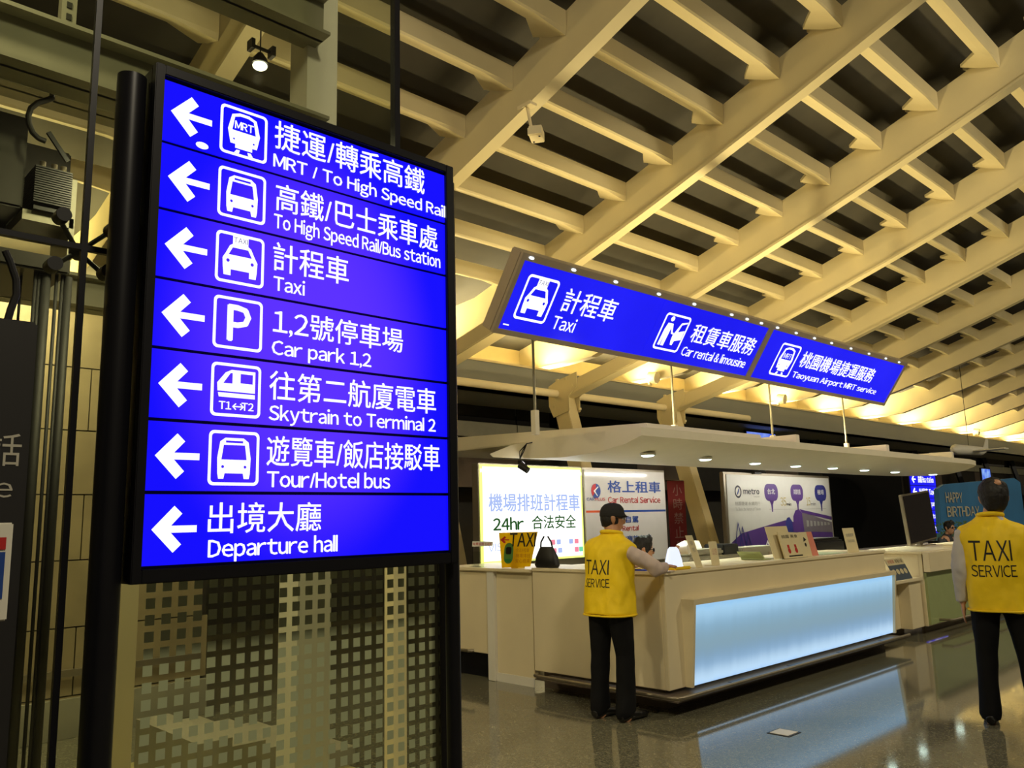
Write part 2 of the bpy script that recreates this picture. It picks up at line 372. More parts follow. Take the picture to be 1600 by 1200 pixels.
for i in range(3):
    X = 7.17 + 3.05 * i
    f = thing('raking_frame', (X, 8.42, 0), 'cream painted steel ' + ords[i], 'steel frame', 'raking steel frames along the back wall')
    a, c, d, e = frame_mb(X)
    put('column', a, M_beam, f, bevel=.012); put('arm', c, M_beam, f, bevel=.012); put('knee_plate', e, M_beam, f)
    if i < 3:
        t = put('tie_pipe', MB().tube([(X + .1 - (6 if i == 0 else 0), 9.42, 3.62), (X + 2.95, 9.42, 3.62)], .065, 14), M_cream, f)
# small round spotlights on the ledge
for (x, lab) in ((14.8, 'round cream spotlight on the cove ledge below the hanging sign'), (20.5, 'round cream spotlight on the cove ledge right of the hanging sign'), (36, 'far cream spotlight on the cove ledge above the model aeroplane')):
    f = thing('ledge_spotlight', (x, 10.8, 4.44), lab, 'spotlight', 'spotlights on the cove ledge')
    put('housing', MB().tube([(x, 10.98, 4.62), (x + .02, 10.78, 4.58)], [.12, .13], 18), M_cream, f)
    put('bracket', MB().box((x - .03, 10.95, 4.44), (x + .03, 11.0, 4.6)), M_cream, f)

# ============================================================ DIRECTORY SIGN
def panel_mat(name, a, b, cx, cz, rx, rz_):
    """backlit acrylic: the tubes behind make its middle violet and its rim pure blue"""
    m = emat(name, a, 1.0, sample=True, rough=.05); nt = m.node_tree; bs = nt.nodes['Principled BSDF']
    g = nt.nodes.new('ShaderNodeNewGeometry'); sx = nt.nodes.new('ShaderNodeSeparateXYZ'); nt.links.new(g.outputs['Position'], sx.inputs[0])
    def ax(out, c, r):
        s = nt.nodes.new('ShaderNodeMath'); s.operation = 'SUBTRACT'; nt.links.new(sx.outputs[out], s.inputs[0]); s.inputs[1].default_value = c
        d = nt.nodes.new('ShaderNodeMath'); d.operation = 'DIVIDE'; nt.links.new(s.outputs[0], d.inputs[0]); d.inputs[1].default_value = r
        p = nt.nodes.new('ShaderNodeMath'); p.operation = 'MULTIPLY'; nt.links.new(d.outputs[0], p.inputs[0]); nt.links.new(d.outputs[0], p.inputs[1]); return p
    A = ax(0, cx, rx); C = ax(2, cz, rz_); ad = nt.nodes.new('ShaderNodeMath'); ad.operation = 'ADD'; nt.links.new(A.outputs[0], ad.inputs[0]); nt.links.new(C.outputs[0], ad.inputs[1])
    r = nt.nodes.new('ShaderNodeValToRGB'); r.color_ramp.interpolation = 'EASE'; nt.links.new(ad.outputs[0], r.inputs[0])
    r.color_ramp.elements[0].color = lin(b) + (1,); r.color_ramp.elements[1].color = lin(a) + (1,); r.color_ramp.elements[1].position = 1
    nt.links.new(r.outputs[0], bs.inputs['Emission Color']); bs.inputs['Specular IOR Level'].default_value = .6
    bs.inputs['Base Color'].default_value = lin((16, 12, 90)) + (1,)
    return m
M_blue = panel_mat('backlit_blue_panel', (14, 8, 252), (92, 48, 255), 1.50, 2.15, .60, .85)
Ys = 2.6
ds = thing('directory_sign', (1.53, 2.65, 0), 'tall black framed backlit blue directory board with seven rows of white arrows, pictograms and lettering', 'sign')
FR = Frame((0, Ys, 0), (1, 0, 0), (0, 0, 1))
zr = [1.391, 1.617, 1.843, 2.071, 2.298, 2.529, 2.758, 2.980]
put('housing', MB().box((.905, 2.615, 1.345), (2.165, 2.735, 3.02)), M_black, ds, bevel=.008)
fm = MB(); fm.box((.905, 2.585, 1.345), (.935, 2.62, 3.02)); fm.box((2.125, 2.585, 1.345), (2.165, 2.62, 3.02)); fm.box((.935, 2.585, 1.345), (2.125, 2.62, 1.387)); fm.box((.935, 2.585, 2.985), (2.125, 2.62, 3.02))
put('frame', fm, M_black, ds, bevel=.003)
for x, n in ((.856, 'post'), (2.192, 'post')):
    p = put(n, MB().tube([(x, 2.66, 0), (x, 2.66, 2.975)], .045 if x < 1 else .03, 24), M_black, ds)
put('base_plate', MB().box((.76, 2.57, 0), (.95, 2.75, .02)), M_black, ds); put('base_plate', MB().box((2.1, 2.57, 0), (2.28, 2.75, .02)), M_black, ds)
rows = [  # pictogram, chinese text + box, english text + box   (top row first)
    ('MRTI', '捷運/轉乘高鐵', (1.335, 2.017, 2.856, 2.966), 'MRT / To High Speed Rail', (1.332, 2.126, 2.768, 2.837)),
    ('BUS', '高鐵/巴士乘車處', (1.345, 2.083, 2.622, 2.728), 'To High Speed Rail/Bus station', (1.340, 2.097, 2.538, 2.612)),
    ('TAXI', '計程車', (1.340, 1.651, 2.397, 2.504), 'Taxi', (1.344, 1.468, 2.325, 2.381)),
    ('P', '1,2號停車場', (1.346, 1.903, 2.165, 2.264), 'Car park 1,2', (1.343, 1.755, 2.080, 2.150)),
    ('TRAIN', '往第二航廈電車', (1.338, 2.066, 1.936, 2.040), 'Skytrain to Terminal 2', (1.338, 2.064, 1.850, 1.920)),
    ('BUS', '遊覽車/飯店接駁車', (1.334, 2.083, 1.709, 1.813), 'Tour/Hotel bus', (1.337, 1.842, 1.636, 1.695)),
    (None, '出境大廳', (1.138, 1.547, 1.487, 1.587), 'Departure hall', (1.141, 1.615, 1.397, 1.472)),
]
for i, (ic, ch, cb, en, eb) in enumerate(rows):
    z1, z0 = zr[7 - i], zr[6 - i]
    pn = put('sign_panel', MB().box((.935, Ys, z0 + .0055), (2.126, Ys + .007, z1 - .0055)), M_blue, ds)
    zc = (z0 + z1) / 2; ah = .143
    ay0 = z0 + .042
    flat('arrow', ARROW, FR, M_letter, pn, at=(.963, 1.103, ay0, ay0 + ah))
    bx = (1.132, 1.307, z0 + .024, z0 + .203)
    if ic:
        lp = {'MRTI': MRTI, 'TAXI': TAXI, 'BUS': BUS, 'TRAIN': TRAIN, 'P': []}[ic]
        flat('border', BORDER, FR, M_letter, pn, at=bx)
        if lp: flat('pictogram', lp, FR, M_letter, pn, at=bx)
        u = lambda a, b, c, d: (bx[0] + a * .175, bx[0] + b * .175, bx[2] + c * .179, bx[2] + d * .179)
        if ic == 'P': text('P', FR, u(.27, .76, .15, .86), M_letter, pn, weight=.03)
        if ic == 'MRTI': text('MRT', FR, u(.30, .70, .56, .72), M_letter, pn, weight=.02)
        if ic == 'TRAIN': text('T1↔T2', FR, u(.16, .86, .13, .28), M_letter, pn, weight=.02)
        if ic == 'TAXI': text('TAXI', FR, u(.36, .64, .82, .92), mat('sign_blue_ink', (40, 30, 220)), pn, d=.0015)
    text(ch, FR, cb, M_letter, pn, weight=.005); text(en, FR, eb, M_letter, pn, weight=.016)
    if i == 0: flat('sticker', [circ(1.072, 2.782, .022, 18, .012)], FR, M_letter, pn)

# ============================================================ GLASS LIFT SHAFT
ls = thing('lift_shaft', (1.2, 2.85, 0), 'glazed lift shaft with spider fittings and dotted glass behind the directory board', 'lift shaft')
G = 2.80
for (x0, x1, z0, z1) in ((-2.2, -.72, 0, 2.405), (-.71, .775, 0, 2.405), (.79, 2.235, 0, 2.405), (-2.2, -.72, 2.42, 5.6), (-.71, .775, 2.42, 5.6), (.79, 2.01, 2.42, 5.6)):
    put('glass_pane', MB().box((x0, G, z0), (x1, G + .012, z1)), M_glass, ls)
jb = MB(); jb.box((.773, G - .004, 0), (.792, G + .016, 5.6)); jb.box((-2.2, G - .003, 2.403), (2.235, G + .016, 2.422)); jb.box((-.72, G - .004, 0), (-.705, G + .016, 5.6)); jb.box((2.008, G - .006, 2.42), (2.035, G + .03, 5.6)); jb.box((2.232, G - .01, 0), (2.262, G + .05, 2.42))
put('joint_seal', jb, M_black, ls)
for x in (.782, -.712):
    sp = put('spider_fitting', MB().ball((x, G + .06, 2.413), .03), M_dark, ls)
    for a, c in ((-.068, .092), (.088, .084), (-.084, -.074), (.075, -.068)):
        q = MB().tube([(x, G + .06, 2.413), (x + a * .8, G + .045, 2.413 + c * .8), (x + a, G + .03, 2.413 + c)], .008, 8)
        q.tube([(x + a, G - .016, 2.413 + c), (x + a, G + .04, 2.413 + c)], .023, 18); put('fitting_arm', q, M_ink, sp)
# frosted squares
M_frost = mat('frosted_dot_film', (170, 178, 140), .6, vary=.02)
db = MB()
for c in range(24):
    for r in range(22):
        x = 1.03 + .0522 * c; z = 1.305 - .0522 * r
        if z < .02: continue
        db.add([(x, G - .002, z), (x + .030, G - .002, z), (x + .030, G - .002, z + .033), (x, G - .002, z + .033)], ((0, 1, 2, 3),))
dd = put('frosted_dots', db, M_frost, ls); dd['kind'] = 'stuff'
# shaft steelwork
for y, z, h, x1 in ((4.0, 3.66, .26, 2.3), (4.0, 4.42, .26, 2.3), (5.6, 4.35, .26, 2.6), (5.6, 3.0, .2, 2.6)):
    b = MB(); b.box((-2.5, y - .09, z - h / 2), (x1, y - .07, z + h / 2)); b.box((-2.5, y - .17, z - h / 2), (x1, y + .05, z - h / 2 + .02)); b.box((-2.5, y - .17, z + h / 2 - .02), (x1, y + .05, z + h / 2))
    put('cross_beam', b, M_grey, ls)
for x, y, wd in ((2.25, 4.0, .2), (2.86, 4.0, .09), (1.36, 4.0, .08), (2.42, 4.35, .05)):
    put('shaft_column', MB().box((x, y, 0), (x + wd, y + wd, rz(y + wd) - .05 if wd > .1 else 2.4)), M_white if wd > .1 else M_cream, ls)
b = MB(); b.box((.955, 4.0, 3.84), (1.02, 4.06, 4.6)); o = put('slotted_channel', b, M_grey, ls)
for k in range(5): put('slot', MB().box((.975, 3.994, 3.9 + .06 * k), (.998, 3.999, 3.93 + .06 * k)), M_dark, o)
put('shaft_floor', MB().box((-2.2, 2.84, 0), (2.95, 5.7, .06)), mat('pale_shaft_floor', (176, 168, 116), .5), ls)
refl_blocks = MB()  # stepped blocks shaped after a staircase-like reflection in the glass
for k in range(5): refl_blocks.box((2.0 + .2 * k, 4.6, .06), (2.2 + .2 * k, 5.5, .3 - .05 * k + .06))
put('stepped_reflection', refl_blocks, M_grey, ls)
# machinery inside
hm = thing('hoist_machine', (.9, 4.3, 2.7), 'dark lift hoist machine with ribbed black block and cables behind the left glass pane', 'machine')
b = MB(); b.box((.2, 4.2, 3.0), (.90, 4.8, 3.45)); b.box((.2, 4.2, 2.72), (1.12, 4.8, 2.80)); b.box((.2, 4.5, 2.95), (1.17, 4.54, 3.46)); put('cabinet', b, M_dark, hm, bevel=.01)
b = MB()
for k in range(16): b.box((.93, 4.15, 3.03 + .0115 * k), (1.09, 4.35, 3.037 + .0115 * k))
b.box((.937, 4.17, 3.0), (1.083, 4.34, 3.19)); put('ribbed_block', b, M_black, hm)
for x in (.97, 1.02, 1.06): put('bolt', MB().tube([(x, 4.2, 3.19), (x, 4.2, 3.25)], .014, 8), M_steel, hm)
put('conduit', MB().tube([(.965, 4.1, 3.55), (.955, 4.06, 3.515), (.93, 4.05, 3.49), (.895, 4.05, 3.465), (.87, 4.05, 3.43), (.862, 4.05, 3.39), (.868, 4.05, 3.35), (.885, 4.05, 3.315), (.91, 4.05, 3.295), (.94, 4.05, 3.29)], .013, 10), M_ink, hm)
put('lever', MB().bar((.96, 4.1, 3.36), (1.05, 4.1, 3.24), .015, .02), M_black, hm)
put('mounting_frame', MB().box((.90, 4.2, 2.95), (1.12, 4.5, 3.0)).box((1.10, 4.2, 2.8), (1.125, 4.5, 3.2)), M_grey, hm)
for x, r in ((.985, .008), (1.0, .008), (1.03, .022), (1.075, .008), (1.10, .008), (1.125, .02)):
    put('cable', MB().tube([(x, 4.25, .1), (x, 4.25, 2.72)], r, 8), M_ink, hm)
put('sheave', MB().tube([(.90 + .13 * math.cos(t * PI / 12), 4.4, 1.55 + .13 * math.sin(t * PI / 12)) for t in range(25)], .016, 8, cap=False), M_grey, hm)
put('sheave_spoke', MB().box((.77, 4.39, 1.53), (1.03, 4.41, 1.57)), M_cream, hm)
ct = thing('control_box', (.97, 4.3, 2.05), 'pale grey control box hanging in the lift shaft beside the cables', 'control box')
put('casing', MB().box((.90, 4.3, 2.03), (1.04, 4.42, 2.34)), M_grey, ct, bevel=.006); put('switch', MB().box((1.0, 4.288, 2.08), (1.006, 4.3, 2.14)), M_black, ct)
put('cable', MB().tube([(.95, 4.36, 2.34), (.95, 4.36, 2.72)], .006, 6), M_black, ct)
cw = thing('counterweight', (.86, 4.6, 0), 'dark lift counterweight panel low in the shaft at the left edge', 'counterweight')
put('frame', MB().box((.55, 4.55, .06), (.98, 4.75, 1.5)), M_black, cw, bevel=.005); put('pale_plate', MB().box((.60, 4.53, .3), (.97, 4.548, .78)), M_grey, cw)
# lit lamp inside
lp = thing('shaft_lamp', (2.69, 5.5, 5.0), 'small round lit downlight hanging from a thin rod above the directory board', 'lamp')
put('shade', MB().tube([(2.69, 5.5, 5.01), (2.69, 5.5, 5.05), (2.69, 5.5, 5.10)], [.062, .055, .02], 18), M_dark, lp)
put('bulb', MB().ball((2.69, 5.5, 4.995), .055, 16, (1, 1, .55)), emat('lamp_glow', (255, 250, 225), 6, sample=True), lp)
put('rod', MB().tube([(2.69, 5.5, 5.1), (2.69, 5.5, rz(5.5) + .9)], .006, 6), M_black, lp)
put('clamp', MB().box((2.60, 5.49, 5.13), (2.80, 5.51, 5.15)).box((2.60, 5.46, 5.10), (2.63, 5.54, 5.18)).box((2.77, 5.46, 5.10), (2.80, 5.54, 5.18)), M_dark, lp)
d = bpy.data.lights.new('lamp_light', 'POINT'); d.energy = 40; d.color = (1, .85, .6); d.shadow_soft_size = .05
o = bpy.data.objects.new('lamp_light', d); COL.objects.link(o); o.location = (2.69, 5.5, 4.9)
# stone wall beyond the shaft
wl_ = struct('wall_left', MB().box((-6, 7.06, 0), (3.1, 7.3, 3.35)), mat('stone_joint', (46, 42, 34), .8))
M_stone = mat('travertine_slab', (140, 126, 96), .5, vary=.14, scale=3)
for r in range(7):
    for c in range(7):
        x = -5.9 + 1.28 * c + (.3 if r % 2 else 0); put('stone_slab', MB().box((x, 7.02, .5 * r - .2 if r else .02), (min(x + 1.27, 3.1), 7.07, .5 * r + .29)), M_stone, wl_)
put('handrail', MB().bar((-5, 6.9, .48), (3.0, 6.9, .48), .04, .05), M_steel, wl_)
put('skirting', MB().box((-6, 6.98, .0), (3.1, 7.03, .28)), M_grey, wl_)


# telephone board + leaflet at the far left
tb = thing('telephone_sign', (.35, 2.35, 0), 'tall black telephone sign board with thin white lettering at the left edge', 'sign')
put('board', MB().box((-.25, 2.30, .02), (.548, 2.36, 2.03)), mat('charcoal_board', (34, 33, 34), .5), tb, bevel=.006)
FT = Frame((0, 2.30, 0), (1, 0, 0), (0, 0, 1)); M_thin = mat('pale_lettering', (190, 185, 170), .5)
text('電話', FT, (.38, .530, 1.665, 1.745), M_thin, tb); text('Telephone', FT, (.15, .517, 1.575, 1.64), M_thin, tb)
put('hook', MB().tube([(.485, 2.33, 2.03), (.49, 2.33, 2.06), (.50, 2.33, 2.10), (.497, 2.33, 2.14), (.48, 2.33, 2.185), (.468, 2.33, 2.21)], .009, 8), M_ink, tb)
lf = thing('leaflet_holder', (.38, 2.0, 1.3), 'framed red white and blue leaflet at the left edge of the photo', 'poster')
put('frame', MB().box((.20, 2.0, 1.325), (.457, 2.02, 1.525)), M_white, lf, bevel=.003); put('stand', MB().box((.30, 2.01, 0), (.33, 2.04, 1.33)), M_grey, lf); put('foot', MB().box((.2, 1.9, 0), (.43, 2.15, .015)), M_grey, lf)
FL = Frame((0, 1.999, 0), (1, 0, 0), (0, 0, 1))
flat('red_band', [[(.21, 1.47), (.445, 1.47), (.445, 1.495), (.21, 1.495)]], FL, M_red, lf); flat('blue_field', [[(.21, 1.37), (.445, 1.37), (.445, 1.465), (.21, 1.465)]], FL, M_winblue, lf)

# ============================================================ HANGING SIGN
hs = thing('hanging_sign', (9.2, 5.4, 3.25), 'long tilted backlit blue sign over the counters with taxi, car rental and airport metro panels', 'sign')
vv = Vector((0, -.5615, .8275)); FS = Frame((5, 5.38, 3.253), (1, 0, 0), vv); nn = FS.n
def fbox(fr, a0, a1, b0, b1, d0, d1): return MB().box((a0, b0, d0), (a1, b1, d1), fr.M())
put('housing', fbox(FS, -.05, 8.53, -.05, .73, -.16, -.02), M_signgrey, hs, bevel=.01)
fb = MB()
for a0, a1, b0, b1 in ((-.05, 0, -.05, .73), (8.48, 8.53, -.05, .73), (0, 8.48, -.05, 0), (0, 8.48, .665, .73), (4.26, 4.37, 0, .665)):
    q = fbox(FS, a0, a1, b0, b1, -.02, .012); fb.add(q.v, q.f)
put('frame', fb, M_signgrey, hs)
M_blue2 = emat('backlit_blue_acrylic', (14, 14, 240), 1.0, (26, 26, 250), sample=True, scale=.9)
pa = put('sign_panel', fbox(FS, 0, 2.112, 0, .665, -.018, 0), M_blue2, hs); pb = put('sign_panel', fbox(FS, 2.118, 4.26, 0, .665, -.018, 0), M_blue2, hs); pc = put('sign_panel', fbox(FS, 4.37, 8.48, 0, .665, -.018, 0), M_blue2, hs)
flat('border', BORDER, FS, M_letter, pa, at=(.125, .54, .12, .56)); flat('pictogram', TAXI, FS, M_letter, pa, at=(.125, .54, .12, .56)); text('TAXI', FS, (.27, .39, .485, .525), mat('sign_blue_ink', (40, 30, 220)), pa, d=.0015)
text('計程車', FS, (.66, 1.44, .28, .525), M_letter, pa, weight=.006); text('Taxi', FS, (.64, .96, .095, .24), M_letter, pa, weight=.008)
flat('border', BORDER, FS, M_letter, pb, at=(2.24, 2.70, .11, .54)); flat('pictogram', RENT, FS, M_letter, pb, at=(2.24, 2.70, .11, .54))
text('租賃車服務', FS, (2.81, 4.16, .27, .50), M_letter, pb, weight=.008); text('Car rental & limousine', FS, (2.775, 4.13, .095, .215), M_letter, pb, weight=.012)
flat('border', BORDER, FS, M_letter, pc, at=(4.745, 5.25, .085, .54)); flat('pictogram', MRTI, FS, M_letter, pc, at=(4.745, 5.25, .085, .54)); text('MRT', FS, (4.90, 5.10, .34, .41), M_letter, pc)
text('桃園機場捷運服務', FS, (5.36, 7.65, .27, .50), M_letter, pc, weight=.01); text('Taoyuan Airport MRT service', FS, (5.33, 8.0, .08, .20), M_letter, pc, weight=.014)
M_bead = emat('bead_glow', (225, 235, 245), 1.6)
for u in (.06, .62, 1.24, 1.95, 2.60, 3.36, 3.70, 4.03, 4.42, 4.9, 5.4, 5.9, 6.5, 7.1, 7.7, 8.2):  # pale emissive beads along the top edge of the frame
    c = FS.p(u, .70, .016); put('glow_bead', MB().ball(c, .022, 8, (1.6, .7, .7)), M_bead, hs)
put('maker_mark', MB().box((0, 0, 0), (.07, .012, .002), FS.M() @ Matrix.Translation((.05, .04, 0))), M_letter, hs)
put('support_rail', MB().box((5.9, 5.84, 3.80), (13.2, 5.90, 3.90)), M_signgrey, hs)
for X in (7.17, 10.22, 13.1):
    put('mounting_arm', MB().bar((X, 5.45, 3.80), (X, 7.0, 4.3), .06, .06), M_signgrey, hs)

# ============================================================ CANOPY
M_can = mat('cream_canopy_skin', (238, 230, 208), .45, vary=.02)
cn = thing('canopy', (11.5, 5.8, 2.1), 'long cream airfoil canopy with downlights hung over the service counters', 'canopy')
prof_c = [(4.80, 2.365), (4.80, 2.285), (5.0, 2.22), (5.35, 2.165), (5.8, 2.15), (6.3, 2.17), (6.9, 2.23), (6.95, 2.27), (6.6, 2.34), (6.0, 2.37), (5.2, 2.375)]
cb = MB(); XS = [6.3, 6.32] + [6.32 + (15.4 - 6.32) * k / 10 for k in range(1, 11)] + [15.9, 16.3, 16.6, 16.75]
sc = [1.0] * 12 + [.93, .78, .5, .2]; rings = []
for X, s_ in zip(XS, sc):
    rings.append([(X, 5.85 + (y - 5.85) * s_, 2.27 + (z - 2.27) * (s_ ** .5) - (0.02 * (1 - s_))) for y, z in prof_c])
n = len(prof_c); cb.add([p for r in rings for p in r], [(i * n + k, i * n + (k + 1) % n, (i + 1) * n + (k + 1) % n, (i + 1) * n + k) for i in range(len(XS) - 1) for k in range(n)] + [tuple(range(n)), tuple(range((len(XS) - 1) * n, len(XS) * n))[::-1]]); cb.sm = True
put('slab', cb, M_can, cn)
for X in (9.81, 12.56, 15.24):
    put('cross_beam', MB().box((X - .10, 5.0, 2.372), (X, 7.4, 2.50)), M_can, cn, bevel=.006)
M_dl = emat('downlight_glow', (225, 255, 240), 9, sample=False)
for i, (x, y) in enumerate(((6.98, 5.25), (8.12, 5.3), (9.38, 5.4), (10.5, 5.44), (11.55, 5.42), (12.65, 5.44), (13.85, 5.46), (15.6, 5.5))):
    dlt = put('downlight', MB().tube([(x, y, 2.150), (x, y, 2.175)], .085, 20), M_white, cn); put('lens', MB().tube([(x, y, 2.140), (x, y, 2.152)], [.055, .07], 20), M_dl, dlt)
    d = bpy.data.lights.new('downlight_lamp', 'SPOT'); d.energy = 60; d.color = (.92, 1, .86); d.spot_size = 2.2; d.spot_blend = .8; d.shadow_soft_size = .06
    o = bpy.data.objects.new('downlight_lamp', d); COL.objects.link(o); o.location = (x, y, 2.12)
for i, (x, y) in enumerate(((5.953, 5.87), (8.369, 5.87), (10.733, 5.87), (13.07, 5.87))):
    rd = put('hanging_rod', MB().tube([(x, y, 2.37), (x, y, 3.80)], .014, 8), M_grey, cn); put('turnbuckle', MB().box((x - .03, y - .03, 2.37), (x + .03, y + .03, 2.62)), M_can, rd)
sc2 = thing('side_canopy', (7.3, 8.0, 2.4), 'cream secondary canopy slab running back over the lit white taxi board', 'canopy')
q = MB(); q.prism([(6.6, 4.96, 2.385), (6.6, 8.6, 2.385), (6.6, 8.6, 2.56), (6.6, 7.9, 2.56), (6.6, 4.96, 2.44)], (2.2, 0, 0)); put('slab', q, M_can, sc2, bevel=.01)
0 and put('hanging_rod', MB().tube([(8.3, 8.3, 2.56), (8.3, 8.3, rz(8.3) + .4)], .014, 8), M_can, sc2)
# cctv hanging from canopy
cc = thing('hanging_camera', (6.2, 6.3, 2.06), 'small dark security camera dangling on looped cables in front of the lit taxi board', 'security camera')
put('body', MB().tube([(6.16, 6.33, 2.10), (6.20, 6.24, 2.035)], .035, 14), M_dark, cc)
for dx in (-.02, .02, .045): put('cable', MB().tube([(6.2 + dx, 6.30, 2.09), (6.2 + dx, 6.36 + dx, 2.17), (6.2, 6.34 - dx, 2.25), (6.25, 6.3, 2.33), (6.33, 6.25, 2.35)], .006, 6), M_black, cc)

# ============================================================ COUNTERS
bc = thing('taxi_counter', (7.7, 4.6, 0), 'long cream service counter with a glowing pale blue front panel and steel foot rail', 'counter')
q = MB(); q.box((5.58, 4.10, .155), (9.85, 4.14, 1.06)); q.box((5.58, 4.14, .155), (5.62, 5.60, 1.06)); q.box((9.81, 4.14, .155), (9.85, 4.8, 1.06)); put('body', q, M_cream, bc, bevel=.004)
put('worktop', MB().box((5.565, 4.085, 1.045), (9.86, 4.80, 1.075)).box((5.565, 4.80, 1.045), (6.3, 5.60, 1.075)), M_cream, bc, bevel=.005)
put('desk', MB().box((5.62, 4.8, .72), (10.9, 5.3, .75)), M_cream, bc)
put('kick_plate', MB().box((5.66, 4.18, 0), (9.82, 4.22, .156)).box((5.66, 4.22, 0), (5.70, 5.56, .156)), M_kick, bc)
# light box: top leans out
q = MB(); pr_ = [(4.10, .155), (4.04, .155), (3.975, .845), (4.10, .845)]
for x0, x1 in ((5.80, 5.83), (9.80, 9.83)): q.prism([(x0, y, z) for y, z in pr_], (x1 - x0, 0, 0))
q.prism([(5.83, 4.10, .845), (5.83, 3.975, .845), (5.83, 3.98, .80), (5.83, 4.10, .80)], (3.97, 0, 0))
put('light_box_rim', q, M_cream, bc)
def lit_front():
    m = emat('pale_blue_backlit_acrylic', (150, 190, 235), 1.0, sample=True, rough=.25); nt = m.node_tree; bs = nt.nodes['Principled BSDF']
    g = nt.nodes.new('ShaderNodeNewGeometry'); sx = nt.nodes.new('ShaderNodeSeparateXYZ'); nt.links.new(g.outputs['Position'], sx.inputs[0])
    mr = nt.nodes.new('ShaderNodeMapRange'); mr.inputs[1].default_value = .155; mr.inputs[2].default_value = .80; nt.links.new(sx.outputs[2], mr.inputs[0])
    wv = nt.nodes.new('ShaderNodeTexNoise'); wv.noise_dimensions = '1D'; wv.inputs['Scale'].default_value = 7; nt.links.new(sx.outputs[0], wv.inputs['W'])
    ma = nt.nodes.new('ShaderNodeMath'); ma.operation = 'MULTIPLY_ADD'; ma.inputs[1].default_value = .06; nt.links.new(wv.outputs[0], ma.inputs[0]); nt.links.new(mr.outputs[0], ma.inputs[2])
    r = nt.nodes.new('ShaderNodeValToRGB'); r.color_ramp.interpolation = 'B_SPLINE'; e = r.color_ramp.elements
    e[0].position = 0; e[0].color = lin((150, 196, 250)) + (1,); e[1].position = 1; e[1].color = lin((150, 200, 240)) + (1,)
    for p, c in ((.10, (205, 235, 255)), (.27, (120, 160, 200)), (.5, (134, 160, 168)), (.75, (128, 168, 196)), (.93, (170, 212, 240))):
        x = e.new(p); x.color = lin(c) + (1,)
    nt.links.new(ma.outputs[0], r.inputs[0]); nt.links.new(r.outputs[0], bs.inputs['Emission Color']); bs.inputs['Specular IOR Level'].default_value = .2
    return m
M_lit = lit_front()
for k in range(4):
    x0 = 5.832 + .992 * k; put('lit_panel', MB().prism([(x0, 4.075, .16), (x0, 4.065, .16), (x0, 4.010, .80), (x0, 4.02, .80)], (.988, 0, 0)), M_lit, bc)
def rail(name, pts, par): return put(name, MB().tube(pts, .0155, 12), M_steel, par)
rail('foot_rail', [(5.47, 5.46, .15), (5.42, 5.44, .15), (5.40, 5.38, .15), (5.39, 3.96, .15), (5.41, 3.90, .15), (5.47, 3.885, .15), (9.8, 3.885, .15)], bc)
for x in (6.3, 7.3, 8.3, 9.3): put('rail_bracket', MB().box((x, 3.96, .128), (x + .22, 4.03, .131)), M_black, bc)
for y in (4.6, 5.2): put('rail_bracket', MB().box((5.46, y, .128), (5.53, y + .2, .131)), M_black, bc)
put('ledge_plate', MB().box((5.40, 3.90, .118), (9.82, 4.2, .128)).box((5.40, 4.2, .118), (5.62, 5.42, .128)), M_kick, bc)

lc = thing('side_counter', (5.8, 6.3, 0), 'plain cream side counter left of the standing man, carrying the yellow taxi sign', 'counter')
put('body', MB().box((5.60, 5.62, .07), (5.66, 6.15, 1.03)).box((5.58, 6.16, .24), (6.3, 6.95, 1.03)).box((5.66, 5.62, .07), (6.3, 5.66, 1.03)), M_cream, lc, bevel=.004)
put('corner_post', MB().box((5.56, 6.12, .0), (5.62, 6.22, 1.035)), M_white, lc, bevel=.004)
put('worktop', MB().box((5.545, 5.60, 1.03), (6.35, 6.97, 1.06)), M_cream, lc, bevel=.005)
put('skirting', MB().box((5.585, 5.62, 0), (5.595, 6.12, .08)), M_white, lc)
put('kick_plate', MB().box((5.66, 6.22, 0), (5.70, 6.95, .24)), M_black, lc)
rail('foot_rail', [(5.42, 6.95, .28), (5.42, 6.34, .28), (5.46, 6.31, .28)], lc)

sh = thing('low_counter', (10.4, 4.5, 0), 'lower cream shelf counter section between the two long counters', 'counter')
put('worktop', MB().box((9.87, 4.12, .66), (10.97, 5.0, .70)), M_cream, sh, bevel=.005); put('back_panel', MB().box((9.87, 4.75, .70), (10.97, 4.79, 1.0)), M_white, sh)
put('body', MB().box((9.87, 4.30, .1), (10.85, 4.34, .66)), M_cream, sh, bevel=.004); put('side_panel', MB().box((10.62, 4.16, .1), (10.98, 4.30, .66)), M_cream, sh, bevel=.004); put('kick_plate', MB().box((9.87, 4.4, 0), (10.95, 4.44, .12)), M_kick, sh)

nc = thing('metro_counter', (14, 4.6, 0), 'far cream counter with pale green glass front behind the man on the right', 'counter')
put('body', MB().box((11.0, 4.12, .10), (24, 4.16, 1.0)).box((11.0, 4.16, .10), (11.04, 5.0, 1.0)), M_cream, nc, bevel=.004)
put('worktop', MB().box((10.98, 4.02, .76), (24, 4.10, 1.0)).box((10.98, 4.10, .98), (24, 5.0, 1.01)), M_cream, nc, bevel=.005)
M_green = mat('pale_green_glass', (160, 172, 120), .12, vary=.03)
for k in range(8): put('glass_front', MB().box((11.02 + 1.6 * k, 4.09, .12), (12.61 + 1.6 * k, 4.12, .75)), M_green, nc)
put('kick_plate', MB().box((11.2, 4.24, 0), (24, 4.28, .12)), M_kick, nc); rail('foot_rail', [(11.3, 4.1, .16), (11.3, 3.96, .16), (11.36, 3.93, .16), (24, 3.93, .16)], nc)

